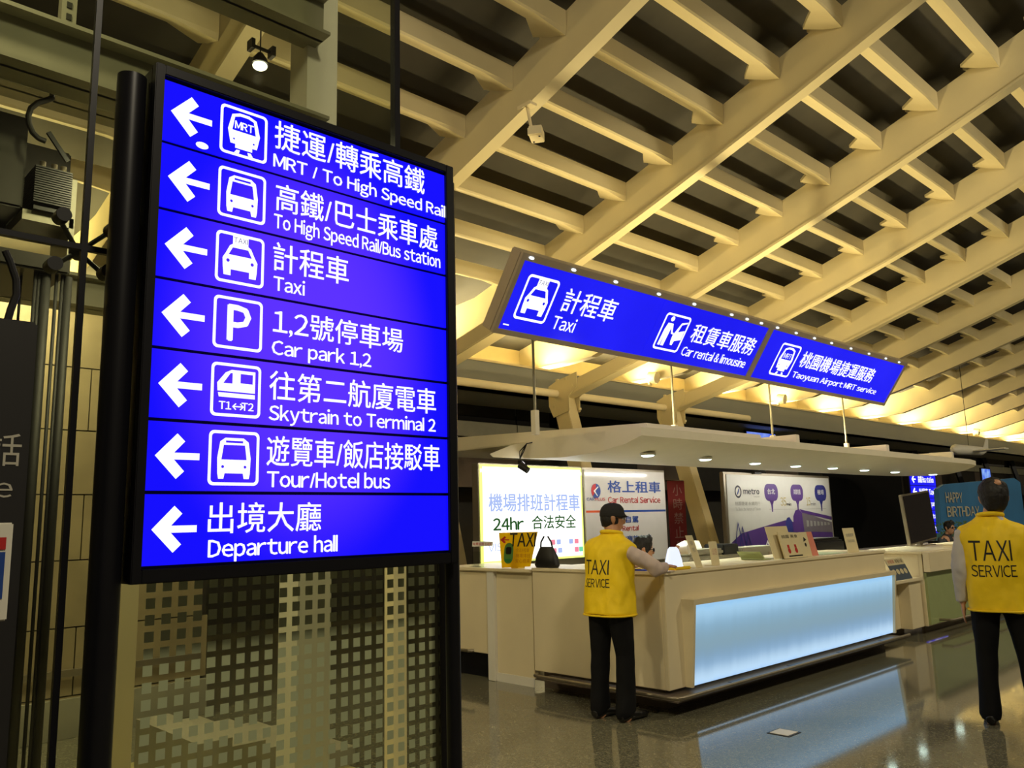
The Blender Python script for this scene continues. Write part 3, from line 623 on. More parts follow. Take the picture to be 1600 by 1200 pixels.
# ============================================================ BOARDS
YB = 7.0; FB = Frame((0, YB, 0), (1, 0, 0), (0, 0, 1))
tbd = thing('taxi_board', (7.05, 7.0, 1.0), 'overexposed white lit board reading 24hr in green above the side counter', 'lit sign')
put('casing', MB().box((6.17, 7.01, 1.03), (7.92, 7.12, 2.17)), M_steel, tbd, bevel=.006)
M_wlit = emat('overlit_white_acrylic', (255, 255, 250), 1.7, sample=True); M_ylit = emat('yellow_green_edge_glow', (235, 255, 120), 1.6)
put('edge', MB().box((6.19, 7.0, 1.05), (7.905, 7.012, 2.155)), M_ylit, tbd); lpn = put('lit_face', MB().box((6.225, 6.994, 1.075), (7.87, 7.0, 2.13)), M_wlit, tbd)
FB1 = Frame((0, 6.994, 0), (1, 0, 0), (0, 0, 1))
M_pale = emat('washed_out_blue_print', (172, 192, 245), 1.0); M_grn = mat('dark_green_print', (20, 80, 20), .5); M_grn_l = emat('lit_green_print', (30, 90, 20), .8)
text('機場排班計程車', FB1, (6.30, 7.84, 1.62, 1.83), M_pale, lpn, weight=.025); text('24hr', FB1, (6.36, 6.85, 1.41, 1.56), M_grn_l, lpn, weight=.03); text('合法安全', FB1, (6.98, 7.76, 1.41, 1.575), M_grn_l, lpn, weight=.02)
text('VISA', FB1, (6.28, 6.62, 1.18, 1.27), M_pale, lpn)
M_pk = emat('washed_out_pink_print', (250, 140, 160), 1.0)
for i, (a, b, m_) in enumerate(((7.3, 1.22, M_pk), (7.4, 1.22, M_pale), (7.32, 1.12, M_pk), (7.42, 1.12, M_pale), (7.62, 1.22, M_pale), (7.72, 1.22, M_pk), (7.72, 1.12, M_pk), (7.8, 1.12, emat('washed_out_green_print', (120, 220, 170), 1)))):
    flat('card_logo', [rr(a, b, a + .075, b + .06, .01)], FB1, m_, lpn)
lb = thing('back_cabinet', (7.4, 7.1, 0), 'cream back cabinet that carries the lit taxi board and the car rental board', 'cabinet')
put('body', MB().box((5.9, 6.98, 0), (11.2, 7.3, .86)), M_cream, lb, bevel=.005); put('worktop', MB().box((5.88, 6.96, .86), (11.22, 7.32, .90)), M_white, lb, bevel=.004)
put('support', MB().box((6.2, 7.02, .9), (9.6, 7.10, 1.04)), M_steel, lb)

cr_ = thing('car_rental_board', (8.8, 7.0, .9), 'white car rental board with blue Chinese title and red English line behind the capped man', 'sign')
put('frame', MB().box((7.93, 7.015, .92), (9.69, 7.06, 2.17)), M_steel, cr_, bevel=.005)
fc = put('face', MB().box((7.96, 7.0, .95), (9.66, 7.016, 2.14)), mat('glossy_pale_board', (214, 208, 202), .12, vary=.02), cr_)
text('格上租車', FB, (8.40, 9.555, 1.85, 2.01), M_winblue, fc, weight=.02); text('Car Rental Service', FB, (8.40, 9.535, 1.715, 1.80), M_red, fc, weight=.012)
text('CAR', FB, (7.98, 8.135, 1.745, 1.785), M_winblue, fc, weight=.012); text('PLUS', FB, (8.15, 8.345, 1.745, 1.785), M_red, fc, weight=.012)
flat('emblem', [circ(8.17, 1.87, .095)], FB, M_winblue, fc); flat('emblem', [[(8.17, 1.87), (8.17, 1.965), (8.11, 1.945), (8.08, 1.90), (8.075, 1.86), (8.10, 1.80)]], FB, M_red, fc, d=.002); flat('emblem', [[(8.21, 1.93), (8.12, 1.87), (8.19, 1.80), (8.20, 1.81), (8.15, 1.87), (8.22, 1.92)]], FB, M_wht_ink, fc, d=.003)
flat('blue_line', [[(8.33, 1.595), (9.65, 1.595), (9.65, 1.622), (8.33, 1.622)]], FB, M_winblue, fc); flat('orange_line', [[(7.965, 1.595), (8.33, 1.595), (8.33, 1.622), (7.965, 1.622)]], FB, mat('orange_ink', (220, 90, 40), .5), fc)
text('短租自駕', FB, (8.44, 9.02, 1.455, 1.545), M_winblue, fc, weight=.02); text('Car Rental', FB, (8.44, 9.02, 1.35, 1.42), M_red, fc, weight=.012); text('長途/商旅包車', FB, (8.44, 9.29, 1.20, 1.29), M_winblue, fc, weight=.02); text('Limousine', FB, (8.44, 9.0, 1.10, 1.17), M_red, fc, weight=.01)

mb_ = thing('metro_board', (12.9, 7.0, .95), 'white metro poster board with purple balloons and a purple train picture', 'poster')
put('frame', MB().box((11.20, 7.01, .93), (14.76, 7.08, 2.19)), M_steel, mb_, bevel=.01)
fc = put('face', MB().box((11.27, 7.0, .98), (14.70, 7.012, 2.15)), mat('pale_poster_paper', (216, 214, 206), .4, vary=.02), mb_)
M_pur = mat('purple_ink', (86, 52, 130), .5); M_pur2 = mat('deep_blue_ink', (48, 52, 130), .5); M_gold = mat('gold_ink', (190, 170, 90), .5); M_lgrey = mat('light_grey_ink', (165, 162, 155), .5); M_dgrey = mat('dark_grey_ink', (60, 58, 70), .5)
flat('metro_emblem', [circ(11.58, 1.885, .10), circ(11.58, 1.885, .07)], FB, M_dgrey, fc); flat('metro_emblem', [[(11.54, 1.84), (11.57, 1.84), (11.62, 1.92), (11.60, 1.94)]], FB, M_winblue, fc)
text('metro', FB, (11.73, 12.22, 1.845, 1.935), M_dgrey, fc, weight=.03); text('Taoyuan', FB, (12.02, 12.22, 1.79, 1.825), M_lgrey, fc)
text('桃園捷運 永續同行', FB, (11.47, 12.22, 1.67, 1.73), M_lgrey, fc); text('To Share the Nature of Taiwan', FB, (11.47, 12.22, 1.59, 1.64), M_lgrey, fc)
for a, t, m_ in ((12.60, '台北', M_pur), (13.47, '高鐵桃園', M_pur), (14.34, '機場', M_pur2)):
    flat('balloon', [rr(a - .22, 1.74, a + .22, 2.02, .12), ], FB, m_, fc); flat('balloon_tail', [[(a - .07, 1.745), (a + .07, 1.745), (a + .03, 1.68), (a + .015, 1.56), (a - .015, 1.56), (a - .03, 1.68)]], FB, m_, fc)
    text(t, FB, (a - .12, a + .12, 1.85, 1.94), M_wht_ink, fc, d=.002)
text('35', FB, (12.88, 13.07, 1.66, 1.80), M_gold, fc); text('min', FB, (13.08, 13.24, 1.66, 1.72), M_dgrey, fc); text('15', FB, (13.78, 13.93, 1.66, 1.80), M_gold, fc); text('min', FB, (13.94, 14.12, 1.66, 1.72), M_dgrey, fc)
flat('time_line', [[(12.5, 1.60), (14.5, 1.60), (14.5, 1.605), (12.5, 1.605)]], FB, M_lgrey, fc)
flat('purple_hill', [[(11.28, 1.0), (14.68, 1.0), (14.68, 1.30), (14.2, 1.28), (13.0, 1.42), (12.2, 1.32), (11.6, 1.24), (11.28, 1.10)]], FB, M_pur, fc)
flat('train_nose', [[(13.0, 1.22), (13.0, 1.40), (13.06, 1.46), (13.14, 1.47), (13.22, 1.40), (13.25, 1.22)]], FB, M_pur2, fc, d=.002)
flat('train_nose', [[(13.25, 1.20), (13.27, 1.48), (13.36, 1.58), (13.48, 1.60), (13.58, 1.54), (13.62, 1.2)]], FB, M_pur, fc, d=.003)
flat('train_body', [[(13.58, 1.22), (13.58, 1.55), (14.68, 1.36), (14.68, 1.18)]], FB, mat('train_grey', (120, 110, 118), .5), fc, d=.002); flat('train_roof', [[(13.5, 1.60), (13.58, 1.54), (14.68, 1.40), (14.68, 1.46)]], FB, M_pur, fc, d=.003)
for k in range(7): flat('train_window', [[(13.72 + .13 * k, 1.30 + .002 * k), (13.80 + .13 * k, 1.30 + .002 * k), (13.80 + .13 * k, 1.40 - .008 * k), (13.72 + .13 * k, 1.41 - .008 * k)]], FB, M_lgrey, fc, d=.004)
for a, h in ((11.5, .42), (11.62, .36), (11.78, .26), (12.35, .12), (12.5, .16)):
    flat('skyline', [[(a - .2 * h - .06, 1.0), (a, 1.0 + h), (a + .2 * h + .06, 1.0), (a + .2 * h + .03, 1.0), (a, 1.0 + h - .05), (a - .2 * h - .03, 1.0)]], FB, M_wht_ink if a > 12 else M_pur2, fc, d=.005)
put('clip', MB().box((12.05, 6.95, 2.17), (12.25, 7.01, 2.20)), M_dark, mb_); put('leg', MB().box((11.3, 7.03, 0), (11.36, 7.07, .95)), M_steel, mb_); put('leg', MB().box((14.6, 7.03, 0), (14.66, 7.07, .95)), M_steel, mb_)

bk = thing('black_screen', (16.5, 7.2, 0), 'large matt black partition screen right of the metro poster', 'partition')
put('panel', MB().box((14.85, 7.1, .72), (18.3, 7.18, 2.3)), mat('matt_black_felt', (9, 9, 10), .95, spec=.1), bk, bevel=.005)
put('base', MB().box((14.8, 6.9, 0), (19.5, 7.1, .84)), mat('lilac_grey_cabinet', (150, 142, 142), .5), bk, bevel=.005)

rb = thing('red_banner', (11.1, 8.0, 0), 'dark red hanging banner with pale Chinese characters, left of the raking column', 'banner')
put('cloth', MB().box((10.6, 8.0, .9), (11.05, 8.01, 2.1)), mat('dark_red_cloth', (110, 26, 34), .8), rb); FBn = Frame((0, 8.0, 0), (1, 0, 0), (0, 0, 1)); M_bl = mat('banner_pale_print', (150, 120, 118), .7)
put('pole', MB().tube([(10.6, 8.02, 2.1), (11.05, 8.02, 2.1)], .015, 8), M_dark, rb); put('stand', MB().box((10.82, 8.02, 0), (10.85, 8.04, 2.1)), M_dark, rb)
for k, c in enumerate('服務專線'): text(c, FBn, (10.7, 10.9, 1.86 - .25 * k, 2.05 - .25 * k), M_bl, rb)
rb2 = thing('red_banner', (11.4, 8.0, 0), 'dark red banner of large pale Chinese characters crossed by the raking column', 'banner')
put('cloth', MB().box((11.09, 7.98, .9), (11.56, 7.99, 2.1)), mat('dark_red_cloth_b', (120, 28, 38), .8), rb2); FBn2 = Frame((0, 7.98, 0), (1, 0, 0), (0, 0, 1))
put('pole', MB().tube([(11.09, 8.0, 2.1), (11.56, 8.0, 2.1)], .015, 8), M_dark, rb2); put('stand', MB().box((11.3, 8.0, 0), (11.33, 8.02, 2.1)), M_dark, rb2)
for k, c in enumerate('小時禁止停'): text(c, FBn2, (11.22, 11.47, 1.86 - .225 * k, 2.04 - .225 * k), M_bl, rb2)

# monitor on metro counter
mo = thing('monitor', (13.4, 5.0, 1.01), 'large dark monitor with a silver bezel standing on the far counter', 'monitor')
Mm = Matrix.Translation((13.0, 4.85, 1.43)) @ Matrix.Rotation(math.radians(-4), 4, 'Y') @ Matrix.Rotation(math.radians(-3), 4, 'X')
put('bezel', MB().box((-.53, -.02, -.37), (.53, .03, .36), Mm), M_steel, mo, bevel=.008); put('screen', MB().box((-.50, -.028, -.345), (.50, -.02, .335), Mm), mat('dark_screen', (30, 26, 30), .12), mo)
put('stand', MB().box((12.95, 4.85, 1.01), (13.07, 4.9, 1.1)).box((12.75, 4.75, 1.01), (13.3, 4.98, 1.025)), M_steel, mo)
kb = thing('keyboard', (13.6, 4.5, 1.01), 'dark keyboard and papers in front of the monitor on the far counter', 'keyboard')
kk = put('body', MB().box((13.9, 4.45, 1.012), (14.4, 4.62, 1.03)), M_black, kb, bevel=.004)
kkeys = MB()
for i in range(14):
    for j in range(4): kkeys.box((13.915 + .034 * i, 4.465 + .037 * j, 1.03), (13.943 + .034 * i, 4.495 + .037 * j, 1.037))
kq = put('keys', kkeys, M_dark, kb); kq['kind'] = 'stuff'

# far things on the right
fd = thing('far_directory_sign', (33, 11.8, 0), 'small far blue lit directory board behind the monitor', 'sign')
FF = Frame((0, 10.9, 0), (1, 0, 0), (0, 0, 1)); put('frame', MB().box((28.75, 10.92, .1), (31.25, 11.1, 3.3)), M_black, fd); 
for k in range(6):
    pz = 3.24 - .42 * (k + 1); pq = put('sign_panel', MB().box((28.85, 10.9, pz), (31.1, 10.925, pz + .40)), M_blue2, fd)
    flat('arrow', ARROW, FF, M_letter, pq, at=(28.95, 29.3, pz + .06, pz + .34)); text(('捷運 MRT', '高鐵 Bus station', '計程車 Taxi', '停車場 Car park', '航廈電車 Skytrain', '出境大廳 Departure')[k], FF, (29.5, 30.9, pz + .08, pz + .32), M_letter, pq, weight=.02)
bw = thing('birthday_backdrop', (25.5, 7.7, 0), 'blue painted photo backdrop reading happy birthday behind the bald man', 'backdrop')
put('board', MB().prism([(22.0, 7.7, .98), (29.0, 7.7, .98), (29.0, 7.7, 2.34), (28.5, 7.7, 2.45), (22.6, 7.7, 2.18), (22.1, 7.7, 2.06)], (0, .12, 0)), mat('sky_blue_board', (52, 120, 176), .5, vary=.15, scale=.8), bw, bevel=.02)
put('plinth', MB().box((21.6, 7.5, 0), (31, 7.7, .98)), mat('pale_blue_plinth', (90, 150, 170), .5), bw)
FH = Frame((0, 7.69, 0), (1, 0, 0), (0, 0, 1)); M_cr = mat('cream_print', (196, 190, 170), .5); text('HAPPY', FH, (22.5, 23.7, 1.72, 1.98), M_cr, bw, weight=.02); text('BIRTHDAY', FH, (22.5, 24.9, 1.36, 1.62), M_cr, bw, weight=.02)
hd = thing('green_hedge_box', (20, 6.6, 0), 'low green planted box behind the far counter', 'planter')
put('box', MB().box((18.6, 6.4, 0), (21.6, 6.8, .9)), M_dark, hd); hm_ = MB()
for k in range(260):
    x = 18.6 + random.random() * 2.9; z = .85 + random.random() * .38; y = 6.34 + random.random() * .4; a = .06
    hm_.add([(x, y, z), (x + a, y - .02, z + .03), (x + .02, y + .02, z + a)], ((0, 1, 2),))
o = put('leaves', hm_, mat('hedge_green', (52, 92, 52), .7, vary=.3), hd); o['kind'] = 'stuff'
ap = thing('model_aeroplane', (26.3, 8.6, 3.25), 'white model aeroplane hanging above the blue backdrop', 'model')
put('fuselage', MB().tube([(24.9, 8.2, 3.20), (25.2, 8.2, 3.22), (27.3, 8.2, 3.26), (28.0, 8.2, 3.34)], [.05, .15, .13, .03], 14), M_white, ap)
put('wing', MB().prism([(26.0, 7.2, 3.2), (26.4, 7.2, 3.2), (26.9, 8.2, 3.2), (26.4, 9.2, 3.2), (26.0, 9.2, 3.2), (26.2, 8.2, 3.2)], (0, 0, .03)), M_white, ap); put('tail_fin', MB().prism([(27.5, 8.19, 3.3), (28.0, 8.19, 3.3), (28.1, 8.19, 3.65), (27.9, 8.19, 3.65)], (0, .02, 0)), M_white, ap)
put('wire', MB().tube([(26.3, 8.2, 3.3), (26.3, 8.2, rz(8.2) + .6)], .008, 6), M_dark, ap)
for (x, y, z, wd, hh, c, lab) in ((20.6, 11.6, 3.35, 1.5, .4, (60, 90, 240), 'far blue lit sign above the right half of the canopy'), (37, 11.0, 2.6, 1.0, .55, (70, 110, 235), 'far blue lit sign right of the model aeroplane'), (40, 11.0, 2.4, 1.3, .2, (220, 60, 60), 'far red lit sign at the right edge')):
    q = thing('far_lit_sign', (x, y, z), lab, 'sign', 'far lit signs'); put('housing', MB().box((x - wd / 2 - .04, y + .01, z - .04), (x + wd / 2 + .04, y + .08, z + hh + .04)), M_black, q); put('face', MB().box((x - wd / 2, y, z), (x + wd / 2, y + .012, z + hh)), emat('far_sign_glow', c, .9, tuple(min(255, v + 90) for v in c), scale=3), q)

# ============================================================ ITEMS ON THE COUNTERS
M_paper = mat('paper', (226, 212, 170), .6, vary=.03); M_yel = mat('yellow_card', (238, 205, 20), .45, vary=.02)
def translucent(m, c, f):
    nt = m.node_tree; t = nt.nodes.new('ShaderNodeBsdfTranslucent'); t.inputs[0].default_value = lin(c) + (1,); mx = nt.nodes.new('ShaderNodeMixShader'); mx.inputs[0].default_value = f
    nt.links.new(nt.nodes['Principled BSDF'].outputs[0], mx.inputs[1]); nt.links.new(t.outputs[0], mx.inputs[2]); nt.links.new(mx.outputs[0], nt.nodes['Material Output'].inputs[0])
    return m
M_ycard = translucent(mat('thin_yellow_card', (238, 205, 20), .45, vary=.02), (250, 222, 30), .6)
def Mx(loc, rz_=0, rx=0, ry=0): return Matrix.Translation(loc) @ Matrix.Rotation(rz_, 4, 'Z') @ Matrix.Rotation(rx, 4, 'X') @ Matrix.Rotation(ry, 4, 'Y')
ts = thing('taxi_card_sign', (5.65, 5.88, 1.06), 'yellow card sign with red arrow and black TAXI lettering on the side counter', 'sign')
FY = Frame((5.64, 6.16, 1.062), (0, -1, 0), Vector((.13, 0, 1))); 
put('card', MB().prism([FY.p(0.08, 0), FY.p(.47, 0.02), FY.p(.54, .345), FY.p(0, .34)], -FY.n * .006), M_ycard, ts); put('prop', MB().prism([FY.p(.2, .0, -.01), FY.p(.3, .0, -.01), FY.p(.25, .25, -.01)], (.09, 0, 0)), M_yel, ts)
text('TAXI', FY, (.17, .53, .205, .335), M_ink, ts, weight=.015); flat('arrow', ARROW, FY, M_red, ts, at=(.03, .16, .235, .305))
flat('car_picture', [rr(.10, .04, .23, .24, .06)], FY, mat('green_print', (80, 130, 60), .5), ts); flat('car_window', [rr(.125, .13, .205, .20, .02)], FY, M_dark, ts, d=.002); flat('car_bumper', [rr(.12, .055, .21, .085, .01)], FY, mat('car_green', (30, 120, 60), .5), ts, d=.002)
for k, s_ in enumerate(('合法計程車', '機場排班', '安心搭乘')): text(s_, FY, (.27, .47 if k else .45, .15 - .05 * k, .19 - .05 * k), mat('orange_print', (200, 140, 20), .5), ts)
hb = thing('handbag', (5.62, 5.47, 1.06), 'small black handbag with upright strap on the side counter', 'bag')
q = MB(); 
for k, (zz, wy, wx) in enumerate(((1.062, .125, .04), (1.10, .15, .055), (1.17, .135, .05), (1.24, .095, .03), (1.265, .08, .018))):
    q.v += [Vector((5.65 + wx * math.cos(a * PI / 8), 5.47 + wy * math.sin(a * PI / 8) * (abs(math.sin(a * PI / 8)) ** -.35 if abs(math.sin(a * PI / 8)) > .01 else 1), zz)) for a in range(16)]
q.f = [(i * 16 + a, i * 16 + (a + 1) % 16, (i + 1) * 16 + (a + 1) % 16, (i + 1) * 16 + a) for i in range(4) for a in range(16)] + [tuple(range(16))[::-1], tuple(range(64, 80))]; q.sm = True
put('body', q, mat('black_leather', (16, 15, 16), .5), hb); put('strap', MB().tube([(5.65, 5.55, 1.24), (5.65, 5.54, 1.31), (5.65, 5.50, 1.36)], .008, 8).tube([(5.65, 5.39, 1.24), (5.65, 5.41, 1.31), (5.65, 5.45, 1.36)], .008, 8), M_ink, hb)
ah = thing('acrylic_holder', (5.68, 6.4, 1.06), 'clear acrylic leaflet holder with red and white header on the side counter', 'holder')
FA = Frame((5.66, 6.53, 1.062), (0, -1, 0), (0.1, 0, 1)); put('back', MB().prism([FA.p(0, 0), FA.p(.16, 0), FA.p(.16, .26), FA.p(0, .26)], -FA.n * .004), M_acr, ah)
put('header', MB().prism([FA.p(-.03, .20, .002), FA.p(.28, .21, .002), FA.p(.28, .25, .002), FA.p(-.03, .255, .002)], FA.n * .003), M_wht_ink, ah); text('免費服務 FREE', FA, (-.02, .27, .212, .243), M_red, ah, d=.0065)
put('pocket', MB().prism([FA.p(.02, 0, .04), FA.p(.14, 0, .04), FA.p(.14, .15, .04), FA.p(.02, .15, .04)], FA.n * .003), M_acr, ah); put('base', MB().box((5.60, 6.37, 1.06), (5.70, 6.53, 1.064)), M_acr, ah)

tl = thing('glowing_lamp_cone', (5.85, 4.25, 1.07), 'glowing white ribbed cone lamp on a yellow base at the counter corner', 'lamp')
M_cone = emat('cone_glow', (225, 232, 255), 1.15, sample=True)
q = MB(); q.v = []; 
prof2 = [(.095, .025), (.088, .05), (.085, .08), (.06, .17), (.055, .185), (.035, .205)]
for r_, z_ in prof2: q.v += [Vector((5.88 + .8 * r_ * (1 + .05 * (a % 2)) * math.cos(a * PI / 12), 4.21 + .8 * r_ * (1 + .05 * (a % 2)) * math.sin(a * PI / 12), 1.075 + .9 * z_)) for a in range(24)]
q.f = [(i * 24 + a, i * 24 + (a + 1) % 24, (i + 1) * 24 + (a + 1) % 24, (i + 1) * 24 + a) for i in range(5) for a in range(24)] + [tuple(range(24))[::-1], tuple(range(120, 144))]
put('shade', q, M_cone, tl); put('base', MB().box((5.77, 4.11, 1.075), (5.99, 4.31, 1.10)), M_yel, tl, bevel=.008)
fld = thing('blue_folder', (5.8, 4.45, 1.07), 'blue folder with an open yellow page beside the glowing cone', 'folder')
put('cover', MB().box((5.60, 4.30, 1.076), (5.80, 4.58, 1.084)), mat('bright_blue_plastic', (30, 60, 190), .4), fld); put('page', MB().box((5.62, 4.42, 1.084), (5.78, 4.56, 1.087)), M_yel, fld)
def slip(loc, w_, h_, tilt, rz_, label, name='notice_slip', lines=None, bm=M_paper):
    t = thing(name, loc, label, 'notice'); fr = Frame(loc, (math.cos(rz_), math.sin(rz_), 0), (math.sin(tilt), .12, 1))
    put('card', MB().prism([fr.p(0, 0), fr.p(w_, 0), fr.p(w_, h_), fr.p(0, h_)], -fr.n * .004), bm, t)
    put('foot', MB().prism([fr.p(0, .0), fr.p(w_, 0), fr.p(w_, 0) + Vector((0, .08, 0)), fr.p(0, 0) + Vector((0, .08, 0))], (0, 0, .004)), bm, t)
    for k, (s_, bx_, m_) in enumerate(lines or ()): text(s_, fr, bx_, m_, t)
    return t, fr
slip((6.12, 4.15, 1.077), .10, .29, -.33, 0, 'tall leaning cream notice card nearest the glowing cone', lines=(('服務', (.03, .07, .2, .24), M_lgrey), ('時間', (.03, .07, .14, .18), M_lgrey)))
slip((6.44, 4.2, 1.077), .125, .21, 0, 0, 'upright cream notice card with faint red stamp near the printer', lines=(('公告', (.03, .11, .09, .15), mat('faint_red', (200, 150, 130), .6)),))
slip((9.10, 4.18, 1.077), .28, .27, -.1, 0, 'plain cream card standing alone at the far end of the lit counter', lines=(('收費標準', (.05, .23, .17, .21), M_lgrey), ('TAXI FARE', (.05, .23, .11, .14), M_lgrey)))
br = thing('brochure_stand', (7.6, 4.2, 1.077), 'cream brochure with two red figures leaning in a display stand on the lit counter', 'brochure', )
F1 = Frame((7.64, 4.14, 1.08), (1, 0, 0), (-.18, .15, 1)); put('booklet', MB().prism([F1.p(0, 0), F1.p(.42, 0), F1.p(.42, .25), F1.p(0, .27)], -F1.n * .015), M_paper, br)
put('back_card', MB().prism([F1.p(-.12, .01, -.05), F1.p(.30, .01, -.05), F1.p(.30, .33, -.05), F1.p(-.12, .33, -.05)], -F1.n * .01), M_paper, br); put('stand', MB().box((7.56, 4.14, 1.075), (8.09, 4.34, 1.082)), M_acr, br)
text('桃園 美食', F1, (.04, .36, .20, .235), M_ink, br)
for a in (.12, .26): flat('red_figure', [circ(a, .075, .028), [(a - .02, .10), (a + .02, .10), (a + .02, .135), (a - .02, .135)]], F1, M_red, br)
flat('caption', [[(.08, .015), (.36, .015), (.36, .028), (.08, .028)]], F1, M_ink, br)
br2 = thing('pink_brochure', (8.05, 4.2, 1.077), 'pink edged cream brochure beside the figure brochure on the lit counter', 'brochure')
F2 = Frame((8.07, 4.16, 1.08), (1, 0, 0), (-.10, .15, 1)); put('booklet', MB().prism([F2.p(0, 0), F2.p(.30, 0), F2.p(.27, .25), F2.p(0, .25)], -F2.n * .015), M_paper, br2); flat('pink_edge', [[(.16, .0), (.30, 0), (.27, .25), (.16, .25)]], F2, mat('pink_print', (226, 140, 120), .5), br2)
flat('doodle', [circ(.08, .12, .02), [(.05, .15), (.12, .17), (.07, .2)]], F2, M_ink, br2)
ty = thing('glass_tray', (7.3, 4.35, 1.077), 'pale green glass leaflet tray left of the figure brochure', 'tray'); put('dish', MB().box((7.42, 4.25, 1.078), (7.56, 4.5, 1.09)).prism([(7.42, 4.25, 1.09), (7.44, 4.25, 1.09), (7.36, 4.25, 1.16), (7.34, 4.25, 1.16)], (0, .25, 0)), M_green, ty)
pt = thing('printer', (7.7, 5.05, .75), 'beige printer with raised paper lid behind the lit counter, nearest the seated man', 'printer')
put('body', MB().box((7.2, 4.95, .75), (8.15, 5.28, 1.10)), M_grey, pt, bevel=.02); put('scanner_lid', MB().box((7.28, 4.98, 1.10), (7.9, 5.25, 1.17)), M_grey, pt, bevel=.02); put('paper_feed', MB().prism([(7.45, 5.2, 1.17), (7.8, 5.2, 1.17), (7.85, 5.27, 1.25), (7.6, 5.27, 1.26), (7.45, 5.27, 1.22)], (0, .02, .0)), M_white, pt); put('slot', MB().box((7.25, 4.94, .98), (7.6, 4.96, 1.05)), M_black, pt)
put('black_tray', MB().box((7.86, 4.97, 1.10), (8.16, 5.22, 1.21)), M_black, pt, bevel=.01)
pt2 = thing('card_terminal', (8.6, 5.1, .75), 'low grey cabinet box right of the beige printer', 'terminal')
put('body', MB().box((8.2, 4.95, .75), (9.05, 5.25, 1.16)), M_grey, pt2, bevel=.012); put('door_panel', MB().box((8.75, 4.94, .80), (9.0, 4.952, 1.10)), M_signgrey, pt2, bevel=.003); put('label_slot', MB().box((8.35, 4.94, 1.04), (8.45, 4.951, 1.05)), M_black, pt2)
lt = thing('black_printer', (10.2, 5.0, .75), 'black desktop printer standing between the pink brochure and the lone cream card', 'printer')
put('body', MB().box((9.75, 4.86, .75), (10.5, 5.22, 1.18)), M_black, lt, bevel=.02); put('lid', MB().box((9.78, 4.90, 1.18), (10.45, 5.2, 1.21)), M_dark, lt, bevel=.008)
gp = thing('green_paper', (8.8, 4.3, 1.077), 'pale mint sheet of paper lying beside the lone cream card', 'paper'); put('sheet', MB().box((8.55, 4.2, 1.077), (9.08, 4.5, 1.081)), mat('mint_paper', (190, 206, 170), .6), gp)
sp_ = thing('shelf_poster', (10.3, 4.15, .7), 'blue poster of round taxi pictures propped against the low counter', 'poster')
F3 = Frame((10.16, 4.12, .705), (1, 0, 0), (-.95, .04, 1)); put('sheet', MB().prism([F3.p(0, 0), F3.p(.50, 0), F3.p(.50, .36), F3.p(0, .36)], -F3.n * .006), mat('slate_blue_print', (84, 96, 112), .5), sp_)
F3 = Frame((10.16, 4.12, .705), (1, 0, 0), (-.95, .04, 1))
flat('title_band', [[(0, .25), (.50, .25), (.50, .36), (0, .36)]], F3, M_paper, sp_); text('計程車', F3, (.05, .22, .28, .34), M_red, sp_, d=.002); text('車種介紹', F3, (.25, .46, .28, .34), M_ink, sp_, d=.002)
for k in range(4): flat('round_picture', [circ(.08 + .11 * k, .14, .045)], F3, M_paper, sp_, d=.002)

# box camera on the second roof beam
cb2 = thing('box_camera', (5.95, 5.7, 5.75), 'cream box shaped security camera hanging from a roof beam above the hanging sign', 'security camera')
z0 = rz(5.75); Mb = Mx((5.95, 5.72, 5.57), math.radians(35), 0, 0)
put('housing', MB().box((-.10, -.07, -.05), (.10, .07, .06), Mb), M_cream, cb2, bevel=.006); put('arm', MB().bar((5.95, 5.78, 5.60), (5.95, 5.85, z0 - .02), .03, .02), M_cream, cb2); put('bracket', MB().box((5.90, 5.75, z0 - .04), (6.0, 5.95, z0 + .0)), M_cream, cb2)
put('hood', MB().box((-.13, -.075, -.05), (-.10, .075, .02), Mb), M_cream, cb2)
put('screw', MB().box((-.07, -.05, -.056), (-.05, -.03, -.05), Mb).box((.05, .03, -.056), (.07, .05, -.05), Mb), M_dark, cb2)
lc2 = thing('linear_light_clip', (9.1, 2.4, 7.1), 'small brass conduit clip on the lower flange of a roof beam', 'clip'); put('clip', MB().box((9.0, 2.35, rz(2.37) - .05), (9.12, 2.42, rz(2.37) - .02)), M_steel, lc2)

